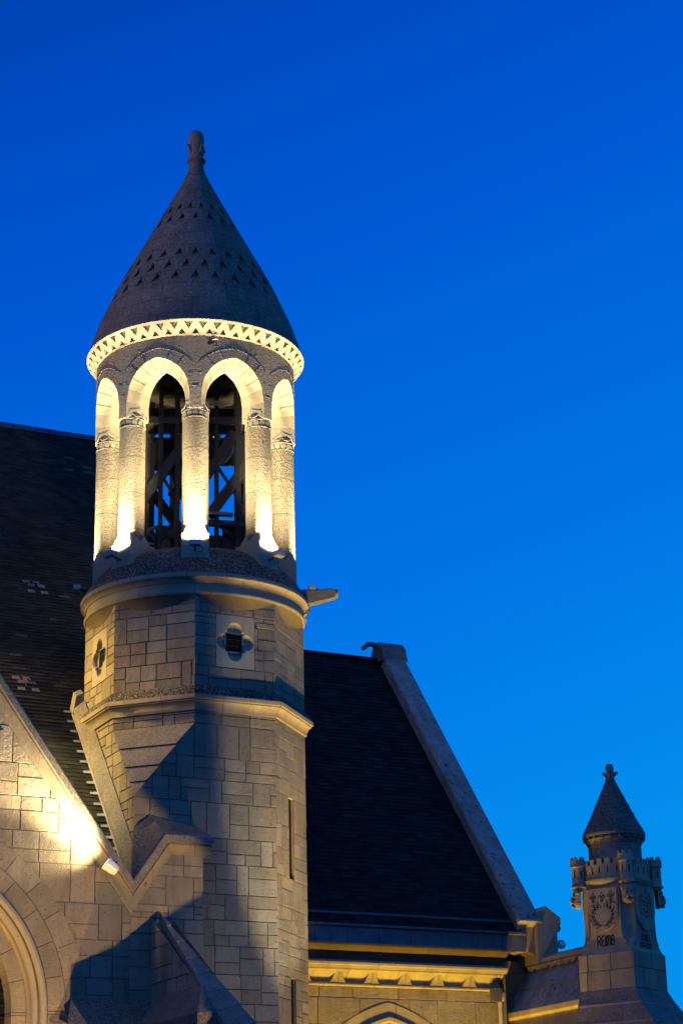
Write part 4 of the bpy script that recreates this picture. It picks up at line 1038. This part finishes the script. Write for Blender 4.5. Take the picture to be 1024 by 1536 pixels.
# gable coping and kneeler
gc = MB(); ca_, cb2 = 5.80, 6.27
nrm = Vector((0, -ns.z, ns.y)); bot, topp = Vector((0, -.02, 6.45)), Vector((0, 4.50, 12.20))
seglist = 8
for k in range(seglist):
    a, b_ = bot.lerp(topp, k / seglist), bot.lerp(topp, (k + 1) / seglist - .0012)
    pr_ = [(ca_, -.05), (ca_, .19), (ca_ + .03, .225), (cb2 - .035, .225), (cb2, .19), (cb2, -.05)]
    V = [q_ + Vector((uu, 0, 0)) + nrm * h for q_ in (a, b_) for uu, h in pr_]
    gc.add(V, [(i, i + 1, i + 7, i + 6) for i in range(5)] + [(0, 5, 4, 3, 2, 1), (6, 7, 8, 9, 10, 11)], rng.uniform(.85, 1.08))
    V2 = [Vector((p.x, 9.18 - p.y, p.z)) for p in V]; gc.add(V2, [(i, i + 6, i + 7, i + 1) for i in range(5)])
gc.build('gable_coping', 'spotted', nave, nb_)
ct = MB(); sv = 4.59
ct.prism([(5.76, sv - .30, 12.28), (5.76, sv - .22, 12.55), (5.76, sv - .10, 12.68), (5.76, sv + .12, 12.68), (5.76, sv + .3, 12.3)], (.54, 0, 0))
ct.tube([(5.78, sv - .15, 12.55), (5.62, sv - .15, 12.60), (5.50, sv - .15, 12.60), (5.42, sv - .15, 12.52), (5.38, sv - .15, 12.50)], [.07, .055, .05, .045, .05], 8)
ct.build('apex_stone', 'lichen', nave, nb_, smooth=30)
kn = MB(); kv = -.16
kn.prism([(6.16, kv, 5.90), (6.56, kv, 5.90), (6.56, kv, 6.42), (6.62, kv, 6.45), (6.64, kv, 6.50), (6.62, kv, 6.54), (6.64, kv, 6.57), (6.64, kv, 6.67), (6.36, kv, 6.86), (6.16, kv, 6.76)], (0, .62, 0))
kn.prism([(5.80, kv + .04, 6.42), (6.16, kv + .04, 6.60), (6.16, kv + .04, 6.74), (5.80, kv + .04, 6.56)], (0, .5, .05), .9)
kn.prism([(5.95, kv + .08, 6.12), (6.16, kv + .08, 6.05), (6.16, kv + .08, 6.58), (5.86, kv + .08, 6.44)], (0, .5, 0), .9)
kn.build('kneeler', 'old', nave, nb_)
# downpipe
t = MB(); t.tube([(5.46, -.02, 5.30), (5.46, -.02, 0)], .035, 10); t.box((5.36, -.06, 5.36), (.16, .1, .22), tint=.25); t.box((5.46, -.03, 5.30), (.12, .1, .05))
dp = t.build('downpipe', 'palewood', None, (5.46, -.02, 0)); tag(dp, 'pale downpipe at the right end of the corbel cornice', 'downpipe')

# globe lamp behind kneeler
gt = thing('globe_lamp', 'small round floodlight on the side of the kneeler against the sky', 'floodlight', (6.70, -.05, 6.24)); gtb = (6.70, -.05, 6.24)
q_ = MB(); q_.lathe([(0.0, 6.165), (.05, 6.18), (.078, 6.22), (.08, 6.25), (.065, 6.29), (.03, 6.32), (0, 6.325)], 16, (6.70, -.05)); q_.build('housing', 'lampglass', gt, gtb, smooth=50)
q_ = MB(); q_.bar((6.55, -.05, 6.25), (6.66, -.05, 6.25), .03, .05); q_.build('bracket', 'palewood', gt, gtb)
lamp('gable_side_beam', W(6.80, .0, 6.40), W(6.38, 3.6, 11.4), 420, WARM, 60, 1.0, .05)

# ================================================================== BUTTRESS WALL linking nave and turret
lw = thing('linking_wall', 'stone wall with sloping lichened tiers and zigzag moulding joining the wing to the turret', 'wall', (6.3, -1.0, 0)); lwb = (6.3, -1.0, 0)
k_ = MB(); va, vb = .4, -2.0
def runv(mb, prof_, mi=0, tint=1.0):
    P = len(prof_); V = [(uu, vv, zz) for vv in (va, vb) for uu, zz in prof_]
    mb.add(V, [(i, i + P, i + P + 1, i + 1) for i in range(P - 1)], tint, mi=mi)
runv(k_, [(6.85, 0), (6.85, 5.83), (6.55, 6.02), (6.25, 6.02), (6.22, 5.98), (6.22, 5.90), (6.26, 5.88)], 0)
runv(k_, [(6.26, 5.80), (6.24, 5.78), (6.05, 5.50)], 1); runv(k_, [(6.05, 5.50), (6.02, 5.49), (6.02, 5.46)], 0)
runv(k_, [(6.02, 5.46), (5.80, 5.12)], 1); runv(k_, [(5.80, 5.12), (5.74, 5.10), (5.74, 5.02), (5.80, 4.98), (5.80, 4.60)], 0)
runv(k_, [(5.80, 4.60), (5.60, 4.30)], 1); runv(k_, [(5.60, 4.30), (5.60, 0)], 0)
runv(k_, [(6.26, 5.88), (6.27, 5.80)], 0)
v_ = .3
while v_ > -2.0:                                    # zigzag moulding
    k_.add([(6.262, v_, 5.885), (6.262, v_ - .11, 5.80), (6.262, v_ - .22, 5.885), (6.20, v_, 5.885), (6.20, v_ - .11, 5.80), (6.20, v_ - .22, 5.885)], [(3, 4, 5), (0, 3, 4, 1), (1, 4, 5, 2)]); v_ -= .22
P_ = [(6.85, 0), (6.85, 5.83), (6.55, 6.02), (6.25, 6.02), (6.22, 5.9), (6.24, 5.78), (6.05, 5.5), (6.02, 5.46), (5.8, 5.12), (5.8, 4.6), (5.6, 4.3), (5.6, 0)]
k_.add([(a, vb, b_) for a, b_ in P_], [list(range(len(P_)))[::-1]])
k_.build('masonry', ['old', 'spotted'], lw, lwb)

# ================================================================== MEMORIAL TURRET
TC = Vector((6.42, -2.24, 0))
turret = thing('memorial_turret', 'small square stone turret lettered REIMS with shields, corner bartizans and a conical cap', 'turret', tuple(TC))
tb = (TC.x, TC.y, 0); TA = radians(-38 - 26.865)      # local direction of the left face, going right
ex_, ey_ = Vector((cos(TA), sin(TA), 0)), Vector((-sin(TA), cos(TA), 0))   # ex right along left face, ey inward
DZ = -0.15
def TP(x_, y_, z): return TC + ex_ * x_ + ey_ * y_ + Z * z    # y=-h is left (front) face; x=+h is right face
HB = .50
tbm = MB()
def sqring(h, z): return [TP(-h, -h, z), TP(h, -h, z), TP(h, h, z), TP(-h, h, z)]
def sqloft(mb, levels, mi=0):
    for (h0, z0_), (h1, z1_) in zip(levels, levels[1:]):
        mb.add(sqring(h0, z0_) + sqring(h1, z1_), [(i, (i + 1) % 4, (i + 1) % 4 + 4, i + 4) for i in range(4)], mi=mi)
# ashlar faces of the shaft
def tface(k):
    a = k * pi / 2; ex2 = ex_ * cos(a) + ey_ * sin(a); nrm2 = ex_ * sin(a) - ey_ * cos(a)
    return ex2, nrm2
ZP0 = 5.92
for k in range(4):
    ex2, n2 = tface(k)
    ashlar(tbm, TC + n2 * HB, ex2, Z, [(-HB, 5.20), (HB, 5.20), (HB, ZP0 + DZ), (-HB, ZP0 + DZ)], rng, big=(.30, .34), wid=(.34, .5), plainrows=True)
def batter(levels, mi=0):
    for (h0, e0_, z0_), (h1, e1_, z1_) in zip(levels, levels[1:]):
        ra = [TP(-h0, -h0, z0_), TP(h0 + e0_, -h0, z0_), TP(h0 + e0_, h0 + e0_, z0_), TP(-h0, h0 + e0_, z0_)]; rb = [TP(-h1, -h1, z1_), TP(h1 + e1_, -h1, z1_), TP(h1 + e1_, h1 + e1_, z1_), TP(-h1, h1 + e1_, z1_)]
        tbm.add(ra + rb, [(i, (i + 1) % 4, (i + 1) % 4 + 4, i + 4) for i in range(4)], mi=mi)
batter([(.535, .06, 4.99), (.50, 0, 5.20)], 2); batter([(.54, .075, 4.955), (.54, .075, 4.985), (.535, .06, 4.99)])
batter([(.57, .22, 4.70), (.54, .075, 4.955)], 2); batter([(.575, .235, 4.665), (.575, .235, 4.695), (.57, .22, 4.70)]); batter([(.62, .42, 4.35), (.575, .235, 4.665)], 2); batter([(.64, .45, 0), (.64, .45, 4.33), (.62, .42, 4.35)])
tbm.build('shaft', ['old', 'mortar', 'lichen'], turret, tb)
tb = (TC.x, TC.y, -DZ)        # everything above the shaft sits lower by DZ
# upper block with hollowed corners
ZP1 = 7.00
up_ = MB()
cs = []
def hollow(z):     # half size of flat faces and hollow inset with height
    t = (z - ZP0) / (ZP1 - ZP0)
    return t
levels = 16
def corner_ring(z):
    t = (z - ZP0) / (ZP1 - ZP0); h = HB - .045 + .03 * max(0, 1 - t * 30)
    if t < .10: s_ = .012 + .0 
    else:
        q = min(1, (t - .10) / .22); s_ = .012 + .135 * sqrt(max(0, 1 - (1 - q) ** 2))
    pts = []
    for k in range(4):
        ex2, n2 = tface(k); nxt, _ = tface((k + 1) % 4)
        cx = TC + n2 * h + ex2 * h
        c_ = cx
        for m_ in range(7):
            th = pi / 2 * m_ / 6; dx = s_ * cos(th); dy = s_ * sin(th)     # concave scoop centred on the corner
            pts.append(cx - ex2 * dx - n2 * dy + Z * z)
    return pts
rings = [corner_ring(ZP0 + (ZP1 - ZP0) * k / levels) for k in range(levels + 1)]; N = len(rings[0])
for a, b_ in zip(rings, rings[1:]): up_.add(a + b_, [(i, (i + 1) % N, (i + 1) % N + N, i + N) for i in range(N)])
up_.add(rings[-1], [list(range(N))]); 
# raised rims of the corner hollows
for k in range(4):
    ex2, n2 = tface(k)
    for sgn in (1, -1):
        pts = []
        for j in range(1, levels + 1):
            z = ZP0 + (ZP1 - ZP0) * j / levels; t = (z - ZP0) / (ZP1 - ZP0); h = HB - .045 + .03 * max(0, 1 - t * 30)
            if t < .10: continue
            q = min(1, (t - .10) / .22); s_ = .012 + .135 * sqrt(max(0, 1 - (1 - q) ** 2)); pts.append(TC + n2 * (h + .004) + ex2 * (sgn * (h - s_ - .012)) + Z * z)
        up_.tube(pts, .016, 6)
up_.build('upper_block', 'old', turret, tb, smooth=35)
# shields with incised emblems and lettering on each face
def on_face(k, x_, z, d=0.0):
    ex2, n2 = tface(k); h = HB - .045; return TC + n2 * (h + d) + ex2 * x_ + Z * z
def strokes(mb, k, lines, x0, z0_, s, w, d):
    for ln in lines:
        for (xa, ya), (xb, yb) in zip(ln, ln[1:]):
            dx, dy = xb - xa, yb - ya; L = math.hypot(dx, dy) or 1e-6; px, py = -dy / L * w / 2 / s, dx / L * w / 2 / s
            e_x, e_y = dx / L * w * .3 / s, dy / L * w * .3 / s
            q = [(xa - px - e_x, ya - py - e_y), (xb - px + e_x, yb - py + e_y), (xb + px + e_x, yb + py + e_y), (xa + px - e_x, ya + py - e_y)]
            mb.add([on_face(k, x0 + a * s, z0_ + b_ * s, d) for a, b_ in q], [(0, 1, 2, 3)])
def circ_pts(cx, cy, r, a0, a1, n_=8): return [(cx + r * cos(radians(a0 + (a1 - a0) * i / n_)), cy + r * sin(radians(a0 + (a1 - a0) * i / n_))) for i in range(n_ + 1)]
FLEUR = [[(0, .5), (-.13, .25), (-.08, .05), (0, -.02), (.08, .05), (.13, .25), (0, .5)], [(-.08, -.02), (-.2, .12), (-.34, .14), (-.38, 0), (-.28, -.08), (-.22, -.0)], [(.08, -.02), (.2, .12), (.34, .14), (.38, 0), (.28, -.08), (.22, -.0)],
         [(-.2, -.12), (.2, -.12)], [(-.1, -.2), (-.16, -.36), (0, -.5), (.16, -.36), (.1, -.2)], [(0, -.15), (0, -.5)]]
for k in range(4):
    z1_, zmid, z0_ = 6.93, 6.62, 6.26
    hw_ = .285
    outl = [(-hw_, z1_), (-hw_, zmid)] + [(-hw_ * cos(radians(a)) , zmid - (zmid - z0_) * sin(radians(a)) ** 1.15) for a in range(12, 90, 13)] + [(0, z0_)]
    outl = outl + [(-p[0], p[1]) for p in outl[::-1][1:]]
    s_ = MB(); d0, d1 = .0, .045; N = len(outl)
    s_.add([on_face(k, a, b_, -.01) for a, b_ in outl] + [on_face(k, a * .985, b_, d1) for a, b_ in outl], [[i + N for i in range(N)]] + [(i, (i + 1) % N, (i + 1) % N + N, i + N) for i in range(N)])
    so = s_.build('shield', 'old', turret, tb)
    em = MB(); d = d1 + .002
    if k % 2 == 0:
        for x_ in (-.165, 0, .165):
            fl_ = MB(); strokes(fl_, k, FLEUR, x_, 6.80, .165, .010, d); fl_.build('fleur_de_lis', 'incised', so, tb)
        leaves = []
        for sgn in (-1, 1):
            stem = [(sgn * .19 * sin(radians(a)), -.17 * cos(radians(a)) + .02) for a in range(0, 165, 15)] ; leaves.append(stem)
            for a in range(15, 165, 22):
                bx, by = sgn * .19 * sin(radians(a)), -.17 * cos(radians(a)) + .02
                for off in (1, -1):
                    r_ = radians(a); tx, ty = sgn * cos(r_), sin(r_); nx, ny = sgn * sin(r_), -cos(r_)
                    tip = (bx + tx * .07 + nx * .05 * off, by + ty * .07 + ny * .05 * off); mid1 = (bx + tx * .04 + nx * .045 * off, by + ty * .03 + ny * .045 * off); mid2 = (bx + tx * .045 + nx * .012 * off, by + ty * .045 + ny * .012 * off)
                    leaves.append([(bx, by), mid1, tip, mid2, (bx, by)])
        leaves.append(circ_pts(-.2, .13, .06, 200, 20)); leaves.append(circ_pts(.2, .14, .07, 160, -40)); leaves.append(circ_pts(.17, .12, .1, 150, -20))
        strokes(em, k, leaves, 0, 6.49, 1.0, .008, d)
    else:
        E_ = [[(-.16, -.13), (-.16, .10), (.16, .10), (.16, -.13)], [(-.10, -.1), (-.10, .1)], [(.10, -.12), (.10, .1)], [(-.05, .1), (-.05, -.12), (.05, -.12), (.05, .1)], circ_pts(0, .0, .06, 0, 360, 12), circ_pts(0, -.08, .05, 0, 360, 12),
              [(-.16, .10), (-.18, .2), (-.1, .13), (-.12, .24), (0, .15), (.08, .22), (.06, .12), (.16, .2), (.16, .1)], [(-.06, .3), (0, .24), (.06, .31)], [(-.02, .34), (.03, .22)], [(.07, .24), (.16, .22)], [(-.17, .12), (.17, .12)]]
        strokes(em, k, E_, 0, 6.60, 1.0, .010, d)
    em.build('laurel_wreath' if k % 2 == 0 else 'castle_emblem', 'incised', so, tb)
    tx = MB(); d = .003
    G = {  # tall Lombardic capitals on a unit-high grid
     'R': ([[(0, 0), (0, 1)], [(0, 1), (.28, 1), (.36, .85), (.36, .65), (.26, .52), (0, .52)], [(.16, .5), (.40, 0)]], .46),
     'E': ([[(.34, .98), (.18, 1), (.06, .85), (.02, .5), (.06, .15), (.18, 0), (.36, .04)], [(.03, .5), (.3, .5)]], .44),
     'I': ([[(.04, 0), (.04, 1)]], .15),
     'M': ([[(.02, 0), (.02, .8), (.1, .98), (.2, .9), (.22, .3)], [(.22, 0), (.22, .85)], [(.22, .85), (.32, 1), (.44, .88), (.46, 0)]], .54),
     'S': ([[(.34, .9), (.22, 1), (.08, .95), (.03, .76), (.12, .58), (.28, .48), (.36, .28), (.3, .06), (.16, 0), (.03, .1)], [(.03, .76), (.03, .1)], [(.36, .3), (.34, .9)]], .42),
     'O': ([[(.18, 0), (.04, .15), (.02, .5), (.04, .85), (.18, 1), (.32, .85), (.36, .5), (.32, .15), (.18, 0)]], .44),
     'U': ([[(.02, 1), (.02, .2), (.14, 0), (.28, .1), (.32, .3)], [(.34, 1), (.34, 0)]], .44),
     'B': ([[(.02, 0), (.02, 1), (.26, .95), (.32, .78), (.24, .55), (.02, .53)], [(.24, .55), (.36, .35), (.28, .05), (.02, 0)]], .44),
     'L': ([[(.02, 1), (.02, 0), (.32, .04)]], .38),
     'G': ([[(.34, .9), (.18, 1), (.05, .8), (.02, .5), (.06, .15), (.2, 0), (.34, .1), (.34, .45), (.2, .45)]], .44),
     'D': ([[(.02, 0), (.02, 1), (.24, .92), (.36, .6), (.34, .3), (.22, .05), (.02, 0)]], .45),
     'F': ([[(.02, 0), (.02, 1), (.34, .97)], [(.02, .52), (.28, .52)]], .4),
     'N': ([[(.02, 0), (.02, 1)], [(.02, .9), (.2, 1), (.32, .85), (.34, 0)]], .44),
    }
    def text(wd, xc, zb, hgt, w, sx=1.0):
        tot = sum(G[c][1] for c in wd) * hgt * sx - .06 * hgt; x_ = xc - tot / 2
        for c in wd:
            ls = [[(p[0] * sx, p[1]) for p in ln] for ln in G[c][0]]
            strokes(tx, k, ls, x_, zb, hgt, w, d); x_ += G[c][1] * hgt * sx
    if k % 2 == 0: text('REIMS', 0.0, 6.035, .155, .019, 1.0)
    else:
        text('SOUBLE', 0.0, 6.105, .10, .015, 1.1); text('DEFENDUE', 0.0, 5.975, .10, .015, 1.05)
    tx.build('inscription', 'incised', turret, tb)
# crown: curved parapets, moulded corbels and corner bartizans
ZW = 7.0
for k in range(4):
    ex2, n2 = tface(k); pm = MB(); N = 24; h = HB - .05
    def arc_pt(t, off, z):     # bulging plan curve between corners
        x_ = -.36 + .72 * t; b_ = .10 * (1 - (2 * t - 1) ** 2); return TC + ex2 * x_ + n2 * (h - .06 + b_ + off) + Z * z
    pr_ = [(-.06, 6.95), (-.05, 6.965), (-.01, 6.985), (-.01, 7.0), (.0, 7.0), (.03, 7.03), (.045, 7.06), (.045, 7.085), (.02, 7.09), (.02, 7.32)]
    P = len(pr_)
    V = [arc_pt(i / N, o_, z_) for i in range(N + 1) for o_, z_ in pr_]
    pm.add(V, [(i * P + q, (i + 1) * P + q, (i + 1) * P + q + 1, i * P + q + 1) for i in range(N) for q in range(P - 1)])
    V = [arc_pt(i / N, o_, 7.32) for i in range(N + 1) for o_ in (.02, -.06)]
    pm.add(V, [(i * 2, i * 2 + 2, i * 2 + 3, i * 2 + 1) for i in range(N)])
    V = [arc_pt(i / N, -.06, z_) for i in range(N + 1) for z_ in (6.9, 7.32)]
    pm.add(V, [(i * 2, i * 2 + 1, i * 2 + 3, i * 2 + 2) for i in range(N)])
    for m_ in range(5):
        ta, tb_ = (m_ * .2 + .03), (m_ * .2 + .15)
        ring = [arc_pt(ta, .021, 7.32), arc_pt(tb_, .021, 7.32), arc_pt(tb_, -.06, 7.32), arc_pt(ta, -.06, 7.32)]
        pm.prism(ring, (0, 0, .085))
        tm = (ta + tb_) / 2; ctr = arc_pt(tm, .024, 7.22); a1_ = (arc_pt(tm + .01, .024, 7.22) - arc_pt(tm - .01, .024, 7.22)).normalized()
        pm.add([ctr - a1_ * .010 - Z * .05, ctr + a1_ * .010 - Z * .05, ctr + a1_ * .010 + Z * .05, ctr - a1_ * .010 + Z * .05], [(0, 1, 2, 3)], mi=1)
    pm.build('parapet', ['old', 'incised'], turret, tb, smooth=40)
fl = MB(); fl.add([TP(-.44, -.44, 7.02), TP(.44, -.44, 7.02), TP(.44, .44, 7.02), TP(-.44, .44, 7.02)], [(0, 1, 2, 3)]); fl.build('roof_deck', 'old', turret, tb)
for k in range(4):
    ex2, n2 = tface(k); c_ = TC + (ex2 + n2) * (HB - .055); out = (ex2 + n2).normalized(); sd = Vector((-out.y, out.x, 0))
    bm_ = MB(); cc = (c_.x, c_.y)
    bm_.lathe([(.03, 6.93), (.09, 6.95), (.105, 6.975), (.128, 6.985), (.132, 7.0), (.125, 7.012), (.110, 7.02), (.105, 7.03), (.103, 7.30), (.108, 7.31), (.126, 7.32), (.128, 7.335), (.124, 7.345), (.124, 7.43), (.09, 7.43), (.09, 7.36), (0, 7.36)], 28, cc)
    for m_ in range(7):
        a = 2 * pi * m_ / 7; bm_.lathe([(.124, 7.43), (.124, 7.475), (.09, 7.475), (.09, 7.43)], 4, cc, a, a + 2 * pi / 7 * .6)
    for m_ in range(6):
        a = 2 * pi * m_ / 6 + .4; dd = Vector((cos(a), sin(a), 0)); sx_ = Vector((-dd.y, dd.x, 0)); q = c_ + dd * .1055 + Z * 7.19
        bm_.add([q - sx_ * .011 - Z * .06, q + sx_ * .011 - Z * .06, q + sx_ * .011 + Z * .06, q - sx_ * .011 + Z * .06], [(0, 1, 2, 3)], mi=1)
    bo = bm_.build('bartizan', ['old', 'incised'], turret, tb, smooth=35)
    lh = MB(); b0 = c_ + out * .0      # lion mask corbel under the bartizan
    def L_(a, o_, z): return b0 + sd * a + out * o_ + Z * z
    prf = [(.0, 6.95), (.10, 6.94), (.115, 6.88), (.10, 6.80), (.12, 6.745), (.10, 6.70), (.05, 6.66), (0, 6.65)]
    V = []; N = 12
    for (r, z) in prf:
        for i in range(N + 1):
            th = pi * i / N; sc = .095 + .02 * (z > 6.8); V.append(L_(-sc * cos(th) * min(1, r / .1), .0 + r * sin(th), z))
    lh.add(V, [(j * (N + 1) + i, j * (N + 1) + i + 1, (j + 1) * (N + 1) + i + 1, (j + 1) * (N + 1) + i) for j in range(len(prf) - 1) for i in range(N)])
    def blob(a, o_, z, r, sq=1.0, mi=0):
        n_ = 10; V = []; 
        for j in range(1, 6):
            ph = pi * j / 6
            for i in range(n_): th = 2 * pi * i / n_; V.append(L_(a + r * sin(ph) * cos(th), o_ + r * sin(ph) * sin(th), z + r * sq * cos(ph)))
        lh.add(V, [(j * n_ + i, (j + 1) * n_ + i, (j + 1) * n_ + (i + 1) % n_, j * n_ + (i + 1) % n_) for j in range(4) for i in range(n_)], mi=mi)
    blob(0, .125, 6.79, .032, 1.5); blob(-.045, .10, 6.845, .03, .6); blob(.045, .10, 6.845, .03, .6); blob(-.03, .12, 6.755, .032, .8); blob(.03, .12, 6.755, .032, .8); blob(0, .10, 6.69, .035, .8)
    blob(-.035, .112, 6.825, .013, 1, 1); blob(.035, .112, 6.825, .013, 1, 1); blob(0, .115, 6.725, .026, .6, 1); blob(-.09, .05, 6.9, .04, .9); blob(.09, .05, 6.9, .04, .9)
    lh.build('lion_mask', ['old', 'incised'], bo, tb, smooth=50)
dr = MB(); tc2 = (TC.x, TC.y)
dr.lathe([(.43, 7.0), (.425, 7.66), (.435, 7.67), (.455, 7.70), (.47, 7.74), (.49, 7.745)], 56, tc2)
for m_ in range(22): a = 2 * pi * m_ / 22; dr.box((tc2[0] + .475 * cos(a), tc2[1] + .475 * sin(a), 7.765), (.05, .035, .05), a)
dr.lathe([(.46, 7.74), (.46, 7.79), (.505, 7.795), (.51, 7.83)], 56, tc2)
dr.build('drum', 'lichen', turret, tb, smooth=40)
cp = MB(); cp.lathe([(.51, 7.83), (.505, 7.86), (.37, 8.12), (.20, 8.48), (.085, 8.73), (.075, 8.76)], 56, tc2)
for r_, z_ in ((.455, 7.955), (.395, 8.07), (.335, 8.2), (.27, 8.34), (.20, 8.48)): cp.lathe([(r_, z_), (r_ + .016, z_ - .02), (r_ + .012, z_ - .034), (r_ + .006, z_ - .03)], 48, tc2)
cp.build('conical_cap', 'weathered', turret, tb, smooth=30)
fn = MB(); fn.lathe([(.075, 8.74), (.072, 8.82), (.066, 8.84), (.068, 8.95), (.062, 8.99), (.04, 9.02), (0, 9.03)], 20, tc2)
for m_ in range(4):
    a = radians(20) + m_ * pi / 2 + TA; dd = Vector((cos(a), sin(a), 0)); fn.tube([TC + dd * .05 + Z * 8.82, TC + dd * .09 + Z * 8.86, TC + dd * .118 + Z * 8.875, TC + dd * .115 + Z * 8.84], [.03, .03, .022, .012], 7)
fn.build('finial', 'lichen', turret, tb, smooth=45)
